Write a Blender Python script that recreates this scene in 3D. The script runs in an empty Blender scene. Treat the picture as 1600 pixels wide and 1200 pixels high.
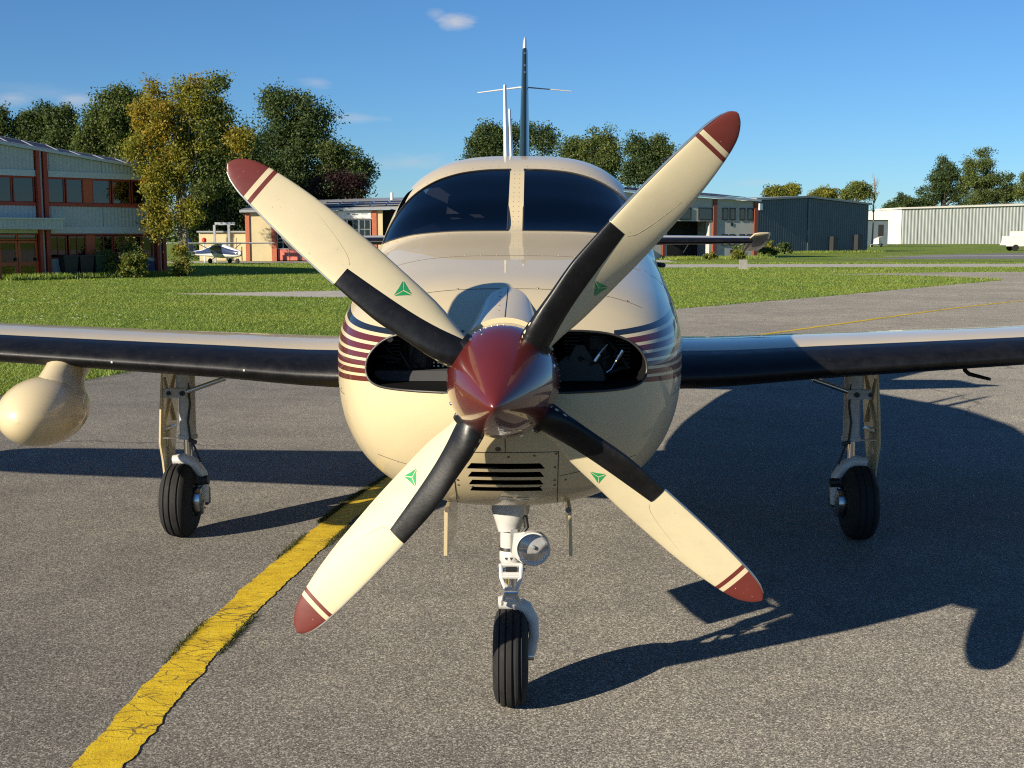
import bpy, bmesh, math, random
import numpy as np
from mathutils import Vector, Matrix

random.seed(7); RNG = np.random.default_rng(7)
scene = bpy.context.scene
COL = scene.collection
rad = math.radians

# ------------------------------------------------------------------ camera
cam = bpy.data.cameras.new('camera'); cam_o = bpy.data.objects.new('camera', cam); COL.objects.link(cam_o)
cam.sensor_width = 36.0; cam.lens = 42.75; cam.clip_start = 0.05; cam.clip_end = 8000
cam_o.location = (0.089, 0.0, 1.655)
cam_o.rotation_euler = (rad(90 - 6.902), 0, rad(1.055))
scene.camera = cam_o

# ------------------------------------------------------------------ sun, sky, exposure
SUN = Vector((-1.88, -1.76, 1.0)).normalized()
SUN_EL = math.asin(SUN.z); SUN_AZ = math.atan2(SUN.x, SUN.y)
sl = bpy.data.lights.new('sun', 'SUN'); sl.energy = 5.0; sl.angle = rad(0.53); sl.color = (1.0, 0.885, 0.70)
so = bpy.data.objects.new('sun', sl); COL.objects.link(so); so.location = (-20, -20, 15)
so.rotation_euler = (-SUN).to_track_quat('-Z', 'Y').to_euler()

world = bpy.data.worlds.new('World'); scene.world = world; world.use_nodes = True
wn = world.node_tree.nodes; wl = world.node_tree.links
bg = wn['Background']; bg.inputs[1].default_value = 0.054
sky = wn.new('ShaderNodeTexSky'); sky.sky_type = 'NISHITA'; sky.sun_disc = False
sky.sun_elevation = SUN_EL; sky.sun_rotation = SUN_AZ % (2 * math.pi)
sky.air_density = 1.0; sky.dust_density = 0.0; sky.ozone_density = 6.0; sky.altitude = 500

def wnode(t, **k):
    n = wn.new(t)
    for a, b in k.items(): setattr(n, a, b)
    return n
def wmath(op, a, b=None, clamp=False):
    n = wn.new('ShaderNodeMath'); n.operation = op; n.use_clamp = clamp
    for i, v in enumerate((a, b)):
        if v is None: continue
        if isinstance(v, (int, float)): n.inputs[i].default_value = v
        else: wl.new(v, n.inputs[i])
    return n.outputs[0]
# small fair-weather clouds: broken noise wisps low over the whole horizon plus a few single puffs
tc = wnode('ShaderNodeTexCoord')
sepd = wnode('ShaderNodeSeparateXYZ'); wl.new(tc.outputs['Generated'], sepd.inputs[0])
mapc = wnode('ShaderNodeMapping'); mapc.inputs['Scale'].default_value = (1, 1, 3.2); wl.new(tc.outputs['Generated'], mapc.inputs[0])
nz = wnode('ShaderNodeTexNoise'); nz.inputs['Scale'].default_value = 26; nz.inputs['Detail'].default_value = 7; nz.inputs['Roughness'].default_value = 0.62
wl.new(mapc.outputs[0], nz.inputs['Vector'])
total = None
PUFFS = [((-0.062, 0.9839, 0.1676), 0.0150, 0.0068, 1.0), ((-0.0784, 0.9817, 0.1736), 0.0075, 0.0040, 0.45),
         ((-0.388, 0.9159, 0.1025), 0.0200, 0.0060, 0.5), ((-0.3472, 0.9321, 0.1028), 0.0140, 0.0060, 0.55),
         ((-0.3713, 0.9224, 0.1069), 0.0500, 0.0075, 0.18),
         ((-0.172, 0.9777, 0.1208), 0.0130, 0.0045, 0.40), ((-0.1407, 0.9857, 0.0932), 0.0260, 0.0050, 0.42),
         ((-0.1009, 0.9931, 0.0604), 0.0380, 0.0065, 0.40), ((0.1755, 0.9835, 0.043), 0.0200, 0.0030, 0.25),
         ((0.62, 0.77, 0.15), 0.05, 0.012, 0.7), ((-0.80, 0.58, 0.14), 0.06, 0.012, 0.7), ((0.9, -0.4, 0.16), 0.06, 0.014, 0.7),
         ((-0.1, -0.97, 0.2), 0.06, 0.014, 0.7), ((0.5, -0.8, 0.3), 0.07, 0.02, 0.7), ((-0.9, -0.2, 0.3), 0.07, 0.02, 0.7)]
for d, rh, rv, amp in PUFFS:
    d = Vector(d).normalized(); h = Vector((d.y, -d.x, 0)).normalized(); v = h.cross(d)
    def dot(vec):
        n = wn.new('ShaderNodeVectorMath'); n.operation = 'DOT_PRODUCT'; n.inputs[1].default_value = vec
        wl.new(tc.outputs['Generated'], n.inputs[0]); return n.outputs['Value']
    a = wmath('POWER', wmath('DIVIDE', dot(h), rh), 2.0); b = wmath('POWER', wmath('DIVIDE', dot(v), rv), 2.0)
    fr = wmath('GREATER_THAN', dot(d), 0.5)
    g = wmath('SUBTRACT', 1.15, wmath('SQRT', wmath('ADD', a, b)))
    g = wmath('ADD', g, wmath('MULTIPLY', wmath('SUBTRACT', nz.outputs[0], 0.5), 2.6))
    g = wmath('MULTIPLY', wmath('MULTIPLY', wmath('MULTIPLY', g, 0.75, True), amp), fr)
    total = g if total is None else wmath('MAXIMUM', total, g)
mixc = wnode('ShaderNodeMixRGB'); mixc.inputs[2].default_value = (7.6, 7.4, 7.3, 1)
fac = wmath('MULTIPLY', total, 0.80, True); wl.new(fac, mixc.inputs[0])
tint = wnode('ShaderNodeMixRGB', blend_type='MULTIPLY'); tint.inputs[0].default_value = 1.0; tint.inputs[2].default_value = (0.86, 1.12, 1.29, 1); wl.new(sky.outputs[0], tint.inputs[1]); wl.new(tint.outputs[0], mixc.inputs[1]); wl.new(mixc.outputs[0], bg.inputs[0])

vs = scene.view_settings; vs.view_transform = 'Standard'; vs.look = 'None'; vs.exposure = 0.72; vs.gamma = 1.0; vs.use_curve_mapping = False
scene.render.engine = 'CYCLES'
scene.cycles.max_bounces = 8; scene.cycles.transparent_max_bounces = 12; scene.cycles.sample_clamp_indirect = 4.0
scene.cycles.use_denoising = False; scene.cycles.filter_width = 1.15; scene.cycles.use_adaptive_sampling = False; scene.cycles.blur_glossy = 0.6

# ------------------------------------------------------------------ materials
MATS = {}
class NT:
    def __init__(s, name):
        s.m = bpy.data.materials.new(name); s.m.use_nodes = True; s.nt = s.m.node_tree; s.N = s.nt.nodes; s.L = s.nt.links
        s.b = s.N['Principled BSDF']; MATS[name] = s.m
    def new(s, t, **k):
        n = s.N.new(t)
        for a, v in k.items(): setattr(n, a, v)
        return n
    def set(s, sock, v):
        if isinstance(v, (int, float, tuple, list)): sock.default_value = v
        else: s.L.new(v, sock)
    def math(s, op, a, b=None, clamp=False):
        n = s.new('ShaderNodeMath', operation=op, use_clamp=clamp)
        s.set(n.inputs[0], a)
        if b is not None: s.set(n.inputs[1], b)
        return n.outputs[0]
    def coord(s, kind='Object', scale=None):
        t = s.new('ShaderNodeTexCoord')
        if scale is None: return t.outputs[kind]
        mp = s.new('ShaderNodeMapping'); mp.inputs['Scale'].default_value = scale; s.L.new(t.outputs[kind], mp.inputs[0]); return mp.outputs[0]
    def noise(s, vec, scale, detail=4, rough=.55):
        n = s.new('ShaderNodeTexNoise'); n.inputs['Scale'].default_value = scale; n.inputs['Detail'].default_value = detail
        n.inputs['Roughness'].default_value = rough; s.L.new(vec, n.inputs['Vector']); return n.outputs[0]
    def mix(s, f, a, b, mode='MIX'):
        n = s.new('ShaderNodeMixRGB', blend_type=mode); s.set(n.inputs[0], f); s.set(n.inputs[1], a if not isinstance(a, tuple) else (*a, 1)[:4]); s.set(n.inputs[2], b if not isinstance(b, tuple) else (*b, 1)[:4]); return n.outputs[0]
    def ramp(s, f, stops, interp='LINEAR'):
        n = s.new('ShaderNodeValToRGB'); n.color_ramp.interpolation = interp; e = n.color_ramp.elements
        while len(e) < len(stops): e.new(0.5)
        for i, (p, c) in enumerate(stops):
            e[i].position = p; e[i].color = (*c, 1) if len(c) == 3 else c
        s.set(n.inputs[0], f); return n.outputs[0]
    def bump(s, h, strength, dist):
        n = s.new('ShaderNodeBump'); n.inputs['Strength'].default_value = strength; n.inputs['Distance'].default_value = dist
        s.L.new(h, n.inputs['Height']); s.L.new(n.outputs[0], s.b.inputs['Normal'])
    def p(s, **k):
        for a, v in k.items():
            key = {'col': 'Base Color', 'rough': 'Roughness', 'metal': 'Metallic', 'coat': 'Coat Weight', 'coatr': 'Coat Roughness', 'spec': 'Specular IOR Level', 'em': 'Emission Color', 'ems': 'Emission Strength', 'trans': 'Transmission Weight'}[a]
            s.set(s.b.inputs[key], (*v, 1) if isinstance(v, tuple) and len(v) == 3 else v)

def plain(name, col, rough=.5, metal=0.0, coat=0.0, var=.10, scale=6.0, spec=.5, bump=0.0, coatr=.04):
    t = NT(name); v = t.coord()
    n = t.noise(v, scale, 5)
    lo = tuple(c * (1 - var) for c in col); hi = tuple(min(1, c * (1 + var)) for c in col)
    t.p(col=t.ramp(n, [(0.3, lo), (0.7, hi)]), metal=metal, coat=coat, spec=spec, coatr=coatr)
    n2 = t.noise(v, scale * 4.7, 4)
    t.p(rough=t.math('ADD', t.math('MULTIPLY', t.math('SUBTRACT', n2, .5), rough * .4), rough, True))
    if bump: t.bump(n2, bump, .01)
    return t.m

CREAM = (0.62, 0.515, 0.315)
MAROON = (0.105, 0.017, 0.014)
# aircraft paint: cream with fanned stripes along the cowl sides
def airframe_paint():
    t = NT('cream_paint_striped'); v = t.coord(); sep = t.new('ShaderNodeSeparateXYZ'); t.L.new(v, sep.inputs[0])
    x, y, z = sep.outputs
    yc = t.math('SUBTRACT', t.math('MINIMUM', y, 5.3), 3.82)
    z0 = t.math('ADD', t.math('MULTIPLY', yc, -0.0544), 1.208)
    st = t.math('ADD', t.math('MULTIPLY', yc, 0.0196), 0.0245)
    k = t.math('DIVIDE', t.math('SUBTRACT', z, z0), st)
    fr = t.math('ABSOLUTE', t.math('SUBTRACT', k, t.math('ROUND', k)))
    inb = t.math('LESS_THAN', fr, 0.325)
    inb = t.math('MULTIPLY', inb, t.math('GREATER_THAN', k, -0.5))
    inb = t.math('MULTIPLY', inb, t.math('LESS_THAN', k, 6.22))
    inb = t.math('MULTIPLY', inb, t.math('GREATER_THAN', t.math('ABSOLUTE', x), 0.34))
    dark = t.math('GREATER_THAN', k, 5.5)
    sc_ = t.mix(dark, MAROON, (0.012, 0.016, 0.022))
    n = t.noise(v, 3.0, 5); base = t.ramp(n, [(0.3, tuple(c * .95 for c in CREAM)), (0.7, tuple(c * 1.03 for c in CREAM))])
    # faint grime streaks and specks
    sp = t.noise(v, 55, 3, .6); spk = t.math('GREATER_THAN', sp, 0.735)
    base = t.mix(t.math('MULTIPLY', spk, .45), base, (0.25, 0.19, 0.11))
    sp2 = t.noise(v, 150, 2, .5); base2 = t.mix(t.math('GREATER_THAN', sp2, .765), t.mix(inb, base, sc_), (0.10, 0.075, 0.05))
    t.p(col=base2, rough=.42, coat=.55, coatr=.02, spec=.3)
    big = t.noise(v, 2.2, 2, .4); t.bump(big, .15, .02)
    return t.m
def cream_paint():
    t = NT('cream_paint'); v = t.coord(); n = t.noise(v, 4.0, 5)
    base = t.ramp(n, [(0.3, tuple(c * .95 for c in CREAM)), (0.7, tuple(c * 1.03 for c in CREAM))])
    sp = t.noise(v, 70, 3, .6); base = t.mix(t.math('MULTIPLY', t.math('GREATER_THAN', sp, .74), .35), base, (0.25, 0.19, 0.11))
    t.p(col=base, rough=.36, coat=.7, coatr=.05, spec=.4); return t.m
airframe_paint(); cream_paint()
def blade_paint(name, col, chip):
    t = NT(name); v = t.coord(); n = t.noise(v, 7, 6, .6)
    c = t.ramp(n, [(.25, tuple(x * .90 for x in col)), (.5, col), (.8, tuple(min(1, x * 1.05) for x in col))])
    sm = t.noise(t.coord('Object', (3.0, 3.0, 9.0)), 2.6, 6, .7); c = t.mix(t.math('MULTIPLY', t.math('SUBTRACT', sm, .56, True), 1.2, True), c, tuple(x * .72 for x in col))
    sp = t.noise(v, 140, 2, .5); c = t.mix(t.math('GREATER_THAN', sp, .755), c, chip)
    t.p(col=c, rough=t.ramp(sm, [(.3, (.30,) * 3), (.7, (.52,) * 3)]), coat=.2, coatr=.18, spec=.35); t.bump(t.noise(v, 30, 3), .05, .004)
blade_paint('blade_cream', (0.59, 0.515, 0.335), (0.22, 0.17, 0.11)); blade_paint('blade_red', (0.135, 0.028, 0.022), (0.45, 0.38, 0.32))
def spinner_mat():
    t = NT('spinner_red'); v = t.coord(); n = t.noise(v, 8, 4)
    t.p(col=t.ramp(n, [(.3, (0.088, 0.011, 0.009)), (.7, (0.105, 0.014, 0.011))]), rough=.3, coat=1.0, coatr=.02, spec=.5); return t.m
spinner_mat()
def rubber(name, col, rough=.55):
    t = NT(name); v = t.coord(); n = t.noise(v, 14, 6, .65); n2 = t.noise(v, 120, 3)
    base = t.ramp(n, [(.3, tuple(c * .7 for c in col)), (.75, tuple(c * 1.6 for c in col))])
    sc = t.noise(v, 48, 5, .75); base = t.mix(t.math('MULTIPLY', t.math('SUBTRACT', sc, .60, True), 1.6, True), base, (0.07, 0.068, 0.064))
    t.p(col=base, rough=t.ramp(n, [(.3, (rough * .8,) * 3), (.7, (min(1, rough * 1.25),) * 3)]), spec=.4); t.bump(n2, .15, .002); return t.m
rubber('boot_rubber', (0.0055, 0.0055, 0.006), .38); rubber('tyre_rubber', (0.013, 0.013, 0.013), .8)
plain('black_lip', (0.03, 0.028, 0.025), .45)
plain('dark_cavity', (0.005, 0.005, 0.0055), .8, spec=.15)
plain('cabin_trim', (0.05, 0.05, 0.055), .8)
plain('engine_grey', (0.055, 0.055, 0.055), .5, metal=.3)
plain('glare_grey', (0.10, 0.10, 0.10), .9)
plain('steel', (0.62, 0.62, 0.60), .22, metal=1.0, var=.05)
plain('lamp_mirror', (0.62, 0.62, 0.64), .09, metal=1.0, var=.03)
plain('chrome', (0.8, 0.8, 0.8), .06, metal=1.0, var=.03)
plain('white_enamel', (0.52, 0.515, 0.49), .38, coat=.3, var=.07, scale=30)
plain('gear_grey', (0.42, 0.42, 0.40), .4, coat=.2, var=.12, scale=30)
plain('white_gloss', (0.70, 0.70, 0.68), .3, coat=.5, var=.03)
plain('edge_metal', (0.60, 0.60, 0.58), .3, metal=.9)
plain('seam', (0.05, 0.04, 0.03), .7)
plain('screw_metal', (0.16, 0.13, 0.10), .45, metal=.6)
plain('decal_green', (0.02, 0.28, 0.09), .4, var=.05)
plain('decal_white', (0.75, 0.74, 0.68), .4, var=.03)
plain('scuff', (0.72, 0.70, 0.64), .6, var=.2, scale=60)
plain('crease', (0.36, 0.29, 0.19), .6)
plain('wire_black', (0.012, 0.012, 0.012), .5)
plain('fin_green', (0.008, 0.020, 0.018), .35, coat=.4)
def glass(name, tint, refl=1.0, ior=1.5):
    t = NT(name); out = t.N['Material Output']; t.N.remove(t.b)
    tr = t.new('ShaderNodeBsdfTransparent'); tr.inputs[0].default_value = (*tint, 1)
    gl = t.new('ShaderNodeBsdfGlossy'); gl.inputs['Roughness'].default_value = .015; gl.inputs[0].default_value = (refl, refl, refl, 1)
    fr = t.new('ShaderNodeFresnel'); fr.inputs[0].default_value = ior
    mx = t.new('ShaderNodeMixShader'); t.L.new(fr.outputs[0], mx.inputs[0]); t.L.new(tr.outputs[0], mx.inputs[1]); t.L.new(gl.outputs[0], mx.inputs[2]); t.L.new(mx.outputs[0], out.inputs[0]); return t.m
glass('windshield_glass', (0.17, 0.19, 0.25), .9, 1.6)
glass('window_glass', (0.16, 0.19, 0.20), .9, 1.9)
glass('lamp_glass', (0.8, 0.8, 0.8), 1.0, 2.0)

def asphalt():
    t = NT('asphalt'); v = t.coord()
    vo = t.new('ShaderNodeTexVoronoi'); vo.inputs['Scale'].default_value = 180; t.L.new(v, vo.inputs['Vector'])
    sepc = t.new('ShaderNodeSeparateColor'); t.L.new(vo.outputs['Color'], sepc.inputs[0])
    vo2 = t.new('ShaderNodeTexVoronoi'); vo2.inputs['Scale'].default_value = 320; t.L.new(v, vo2.inputs['Vector'])
    sep2 = t.new('ShaderNodeSeparateColor'); t.L.new(vo2.outputs['Color'], sep2.inputs[0])
    g = t.ramp(sepc.outputs[0], [(0, (0.055, 0.051, 0.045)), (.45, (0.17, 0.159, 0.139)), (.75, (0.36, 0.336, 0.295)), (.95, (0.82, 0.775, 0.68))])
    g2 = t.ramp(sep2.outputs[0], [(0, (0.08, 0.074, 0.065)), (.6, (0.21, 0.196, 0.171)), (.95, (0.66, 0.62, 0.545))])
    c = t.mix(.45, g, g2)
    n1 = t.noise(v, .35, 5, .6); n2 = t.noise(v, 2.3, 5, .6)
    c = t.mix(1.0, c, t.ramp(n1, [(.3, (.45, .455, .455)), (.7, (.65, .65, .64))]), 'MULTIPLY')
    c = t.mix(1.0, c, t.ramp(n2, [(.3, (.84, .84, .85)), (.7, (1.10, 1.09, 1.08))]), 'MULTIPLY')
    n4 = t.noise(v, .8, 6, .68); c = t.mix(t.math('MULTIPLY', t.math('SUBTRACT', n4, .62, True), 1.6, True), c, (0.045, 0.04, 0.036))
    n5 = t.noise(v, 7.0, 4, .7); c = t.mix(t.math('MULTIPLY', t.math('SUBTRACT', n5, .66, True), 2.5, True), c, (0.06, 0.055, 0.05))
    # a few long cracks
    wv = t.new('ShaderNodeTexVoronoi', feature='DISTANCE_TO_EDGE'); wv.inputs['Scale'].default_value = .16
    wob = t.new('ShaderNodeVectorMath', operation='ADD'); nn = t.new('ShaderNodeTexNoise'); nn.inputs['Scale'].default_value = 1.1; nn.inputs['Detail'].default_value = 5; t.L.new(v, nn.inputs['Vector'])
    t.L.new(v, wob.inputs[0]); t.L.new(nn.outputs['Color'], wob.inputs[1]); t.L.new(wob.outputs[0], wv.inputs['Vector'])
    crack = t.math('MULTIPLY', t.math('LESS_THAN', wv.outputs['Distance'], .0028), t.math('GREATER_THAN', n1, .5)); sy = t.new('ShaderNodeSeparateXYZ'); t.L.new(v, sy.inputs[0]); crack = t.math('MULTIPLY', crack, t.math('GREATER_THAN', sy.outputs[1], 9.0))
    c = t.mix(t.math('MULTIPLY', crack, .55), c, (0.05, 0.045, 0.04))
    t.p(col=c, rough=.82, spec=.25); t.b.inputs['Diffuse Roughness'].default_value = 1.0
    hgt = t.math('ADD', sepc.outputs[1], t.math('MULTIPLY', sep2.outputs[1], .5)); t.bump(hgt, .55, .003)
    return t.m
asphalt()
plain('path_asphalt', (0.42, 0.385, 0.32), .9, var=.18, scale=2.5)
plain('old_tarmac', (0.17, 0.165, 0.155), .85, var=.25, scale=.6)
plain('tarmac_line', (0.55, 0.52, 0.42), .8, var=.15)
def yellow_paint():
    t = NT('worn_yellow_paint'); v = t.coord()
    nn = t.new('ShaderNodeTexNoise'); nn.inputs['Scale'].default_value = 6; nn.inputs['Detail'].default_value = 4; t.L.new(v, nn.inputs['Vector'])
    wob = t.new('ShaderNodeVectorMath', operation='MULTIPLY_ADD'); t.L.new(nn.outputs['Color'], wob.inputs[0]); wob.inputs[1].default_value = (.12, .12, .12); 
    mp = t.new('ShaderNodeMapping'); mp.inputs['Scale'].default_value = (9, 26, 9); t.L.new(v, wob.inputs[2]); t.L.new(wob.outputs[0], mp.inputs[0])
    cr = t.new('ShaderNodeTexVoronoi', feature='DISTANCE_TO_EDGE'); cr.inputs['Scale'].default_value = 1.0; t.L.new(mp.outputs[0], cr.inputs['Vector'])
    big = t.noise(v, 2.2, 4, .6)
    wid = t.math('MULTIPLY', t.math('SUBTRACT', big, .40, True), .22)
    crack = t.math('LESS_THAN', cr.outputs['Distance'], wid)
    fine = t.noise(v, 120, 4, .7); chip = t.math('GREATER_THAN', fine, .63)
    yc = t.ramp(t.noise(v, 9, 6, .65), [(.25, (0.46, 0.29, 0.014)), (.55, (0.72, 0.50, 0.018)), (.8, (0.80, 0.61, 0.05))])
    c = t.mix(t.math('MULTIPLY', chip, .5), yc, (0.30, 0.20, 0.03)); c = t.mix(t.math('MULTIPLY', crack, .8), c, (0.12, 0.09, 0.035))
    t.p(col=c, rough=.75, spec=.3)
    h = t.math('SUBTRACT', fine, t.math('MULTIPLY', crack, 1.2)); t.bump(h, .8, .004)
    return t.m
yellow_paint()
def turf():
    t = NT('turf'); v = t.coord()
    n = t.noise(v, .16, 5, .6); n2 = t.noise(v, 3.5, 6, .7); n3 = t.noise(v, 40, 4, .7)
    c = t.ramp(n, [(.3, (0.135, 0.205, 0.03)), (.5, (0.185, 0.255, 0.042)), (.72, (0.26, 0.295, 0.07))])
    c = t.mix(1.0, c, t.ramp(n2, [(.25, (.78, .80, .76)), (.75, (1.18, 1.15, 1.08))]), 'MULTIPLY')
    c = t.mix(1.0, c, t.ramp(n3, [(.25, (.75, .78, .72)), (.75, (1.2, 1.18, 1.12))]), 'MULTIPLY')
    t.p(col=c, rough=.9, spec=.15); t.bump(n3, 1.0, .05); return t.m
turf()
def leafy(name, stops, trans=.35, rough=.6, patch=False):
    t = NT(name); g = t.new('ShaderNodeNewGeometry'); out = t.N['Material Output']
    c = t.ramp(g.outputs['Random Per Island'], stops)
    if patch:
        vv = t.coord(); c = t.mix(1.0, c, t.ramp(t.noise(vv, .22, 6, .65), [(.3, (.72, .80, .80)), (.5, (.98, 1.0, 1.0)), (.72, (1.35, 1.12, 1.1))]), 'MULTIPLY')
    t.p(col=c, rough=rough, spec=.3)
    tr = t.new('ShaderNodeBsdfTranslucent'); t.L.new(t.mix(1.0, c, (1.3, 1.3, .7), 'MULTIPLY'), tr.inputs[0])
    mx = t.new('ShaderNodeMixShader'); mx.inputs[0].default_value = trans
    t.L.new(t.b.outputs[0], mx.inputs[1]); t.L.new(tr.outputs[0], mx.inputs[2]); t.L.new(mx.outputs[0], out.inputs[0]); return t.m
leafy('grass_blades', [(0, (0.15, 0.225, 0.034)), (.5, (0.20, 0.275, 0.048)), (.85, (0.24, 0.31, 0.065)), (1, (0.32, 0.33, 0.10))], .3, patch=True)
leafy('moss', [(0, (0.03, 0.045, 0.010)), (.6, (0.07, 0.085, 0.02)), (1, (0.16, 0.12, 0.06))], .2)
leafy('leaf_dark', [(0, (0.0250, 0.0469, 0.0156)), (.6, (0.0531, 0.0875, 0.0281)), (1, (0.0969, 0.1329, 0.0406))], .3)
leafy('leaf_mid', [(0, (0.0438, 0.0703, 0.0187)), (.6, (0.0860, 0.1219, 0.0344)), (1, (0.1484, 0.1750, 0.0531))], .35)
leafy('leaf_light', [(0, (0.0625, 0.0938, 0.0200)), (.6, (0.1187, 0.1562, 0.0400)), (1, (0.2000, 0.2188, 0.0625))], .35)
leafy('leaf_gold', [(0, (0.14, 0.115, 0.018)), (.5, (0.28, 0.225, 0.032)), (.88, (0.42, 0.32, 0.042)), (1, (0.34, 0.17, 0.03))], .4)
leafy('leaf_yellowgreen', [(0, (0.10, 0.115, 0.018)), (.5, (0.20, 0.21, 0.032)), (1, (0.33, 0.30, 0.05))], .4)
leafy('leaf_purple', [(0, (0.018, 0.008, 0.009)), (1, (0.05, 0.020, 0.022))], .25)
plain('bark_pale', (0.19, 0.16, 0.125), .9, var=.35, scale=5, bump=.6); plain('bark_dark', (0.07, 0.055, 0.042), .9, var=.3, scale=5, bump=.6)
plain('clad_bluegrey', (0.47, 0.49, 0.45), .5, var=.06, scale=.8); plain('clad_trim', (0.52, 0.56, 0.535), .5, var=.05)
plain('red_steel', (0.36, 0.048, 0.018), .5, var=.12, scale=3); plain('red_panel', (0.50, 0.10, 0.024), .5, var=.08)
plain('shaded_pillar', (0.20, 0.05, 0.026), .6, var=.12); plain('orange_pillar', (0.40, 0.11, 0.05), .6, var=.12); plain('cream_wall', (0.52, 0.43, 0.25), .8, var=.06, scale=1.2); plain('salmon_door', (0.60, 0.16, 0.12), .6, var=.06)  # first one: grey hangar's pillar red, darkened with shade put into the colour
plain('grey_wall', (0.42, 0.42, 0.385), .8, var=.06, scale=.9); plain('shed_blue', (0.085, 0.115, 0.135), .55, var=.10, scale=.5)
plain('shed_trim', (0.30, 0.31, 0.30), .5); plain('white_clad', (0.30, 0.325, 0.315), .5, var=.05, scale=.3); plain('white_wall', (0.60, 0.575, 0.50), .6, var=.05, scale=.3)
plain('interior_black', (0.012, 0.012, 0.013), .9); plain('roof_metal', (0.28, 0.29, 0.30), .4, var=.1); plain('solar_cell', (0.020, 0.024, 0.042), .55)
plain('alu_frame', (0.55, 0.56, 0.56), .35, metal=.7); plain('cessna_white', (0.72, 0.73, 0.72), .35, coat=.4, var=.04); plain('cessna_blue', (0.02, 0.035, 0.10), .35, coat=.5)
plain('bin_black', (0.015, 0.016, 0.018), .5); plain('bin_green', (0.01, 0.045, 0.025), .5); plain('tarp_blue', (0.015, 0.04, 0.16), .6, var=.2, scale=8)
plain('concrete', (0.24, 0.23, 0.21), .9, var=.15, scale=6); plain('signal_red', (0.45, 0.03, 0.015), .5); plain('truck_white', (0.68, 0.67, 0.63), .4, coat=.4, var=.03)
plain('curtain', (0.35, 0.36, 0.36), .9, var=.15, scale=3)

# ------------------------------------------------------------------ mesh helpers
def M(m): return MATS[m] if isinstance(m, str) else m
def mk(name, V, F, mat, parent=None, smooth=False, mi=None, sharp=None):
    me = bpy.data.meshes.new(name); me.from_pydata([tuple(v) for v in V], [], [tuple(f) for f in F])
    for x in (mat if isinstance(mat, (list, tuple)) else [mat]): me.materials.append(M(x))
    if mi is not None: me.polygons.foreach_set('material_index', np.asarray(mi, dtype=np.int32))
    if smooth:
        me.polygons.foreach_set('use_smooth', np.ones(len(me.polygons), dtype=bool))
        me.set_sharp_from_angle(angle=rad(sharp if sharp else 40))
    me.update()
    o = bpy.data.objects.new(name, me); COL.objects.link(o)
    if parent is not None: attach(o, parent)
    return o
ABS = {}
def attach(o, parent):
    o.parent = parent; o.matrix_parent_inverse = Matrix.Translation(-Vector(ABS.get(parent.name, (0, 0, 0))))
def thing(name, label, cat, loc=(0, 0, 0), group=None):
    o = bpy.data.objects.new(name, None); COL.objects.link(o); o.location = loc; ABS[o.name] = tuple(loc)
    o.empty_display_size = .1; tag(o, label, cat, group); return o
def tag(o, label=None, cat=None, group=None, kind=None):
    if label: o['label'] = label
    if cat: o['category'] = cat
    if group: o['group'] = group
    if kind: o['kind'] = kind
    return o
class MB:
    """collects simple solids into one mesh"""
    def __init__(s): s.V = []; s.F = []; s.I = []
    def add(s, V, F, i=0):
        n = len(s.V); s.V += [tuple(v) for v in V]; s.F += [tuple(a + n for a in f) for f in F]; s.I += [i] * len(F); return s
    def box(s, a, b, i=0):
        (x0, y0, z0), (x1, y1, z1) = a, b
        return s.add([(x0, y0, z0), (x1, y0, z0), (x1, y1, z0), (x0, y1, z0), (x0, y0, z1), (x1, y0, z1), (x1, y1, z1), (x0, y1, z1)],
                     [(0, 3, 2, 1), (4, 5, 6, 7), (0, 1, 5, 4), (1, 2, 6, 5), (2, 3, 7, 6), (3, 0, 4, 7)], i)
    def tube(s, pts, rads, seg=12, i=0, cap=True):
        pts = [Vector(p) for p in pts]
        if isinstance(rads, (int, float)): rads = [rads] * len(pts)
        V = []; F = []; prev = None
        for k, p in enumerate(pts):
            d = (pts[min(k + 1, len(pts) - 1)] - pts[max(k - 1, 0)])
            d = d.normalized() if d.length > 1e-9 else Vector((0, 0, 1))
            ref = prev if prev is not None else (Vector((0, 0, 1)) if abs(d.z) < .9 else Vector((1, 0, 0)))
            u = (ref - d * ref.dot(d))
            u = u.normalized() if u.length > 1e-6 else d.orthogonal().normalized()
            w = d.cross(u); prev = u
            for j in range(seg):
                a = 2 * math.pi * j / seg; V.append(p + (u * math.cos(a) + w * math.sin(a)) * rads[k])
        for k in range(len(pts) - 1):
            for j in range(seg):
                j2 = (j + 1) % seg; F.append((k * seg + j, k * seg + j2, (k + 1) * seg + j2, (k + 1) * seg + j))
        if cap: F.append(tuple(range(seg - 1, -1, -1))); F.append(tuple((len(pts) - 1) * seg + j for j in range(seg)))
        return s.add(V, F, i)
    def lathe(s, prof, origin, axis, seg=32, i=0, ref=None):
        o = Vector(origin); ax = Vector(axis).normalized(); u = ax.orthogonal().normalized() if ref is None else Vector(ref).normalized(); w = ax.cross(u)
        V = []; F = []; n = len(prof)
        for j in range(seg):
            a = 2 * math.pi * j / seg; r_ = u * math.cos(a) + w * math.sin(a)
            for (h, r) in prof: V.append(o + ax * h + r_ * r)
        for j in range(seg):
            j2 = (j + 1) % seg
            for k in range(n - 1): F.append((j * n + k, j2 * n + k, j2 * n + k + 1, j * n + k + 1))
        return s.add(V, F, i)
    def prism(s, poly, vec, i=0):
        n = len(poly); V = [Vector(p) for p in poly]; V += [v + Vector(vec) for v in V]
        F = [tuple(range(n - 1, -1, -1)), tuple(range(n, 2 * n))] + [(k, (k + 1) % n, n + (k + 1) % n, n + k) for k in range(n)]
        return s.add(V, F, i)
    def build(s, name, mat, parent=None, smooth=False, sharp=None):
        return mk(name, s.V, s.F, mat, parent, smooth, s.I if isinstance(mat, (list, tuple)) else None, sharp)
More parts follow.
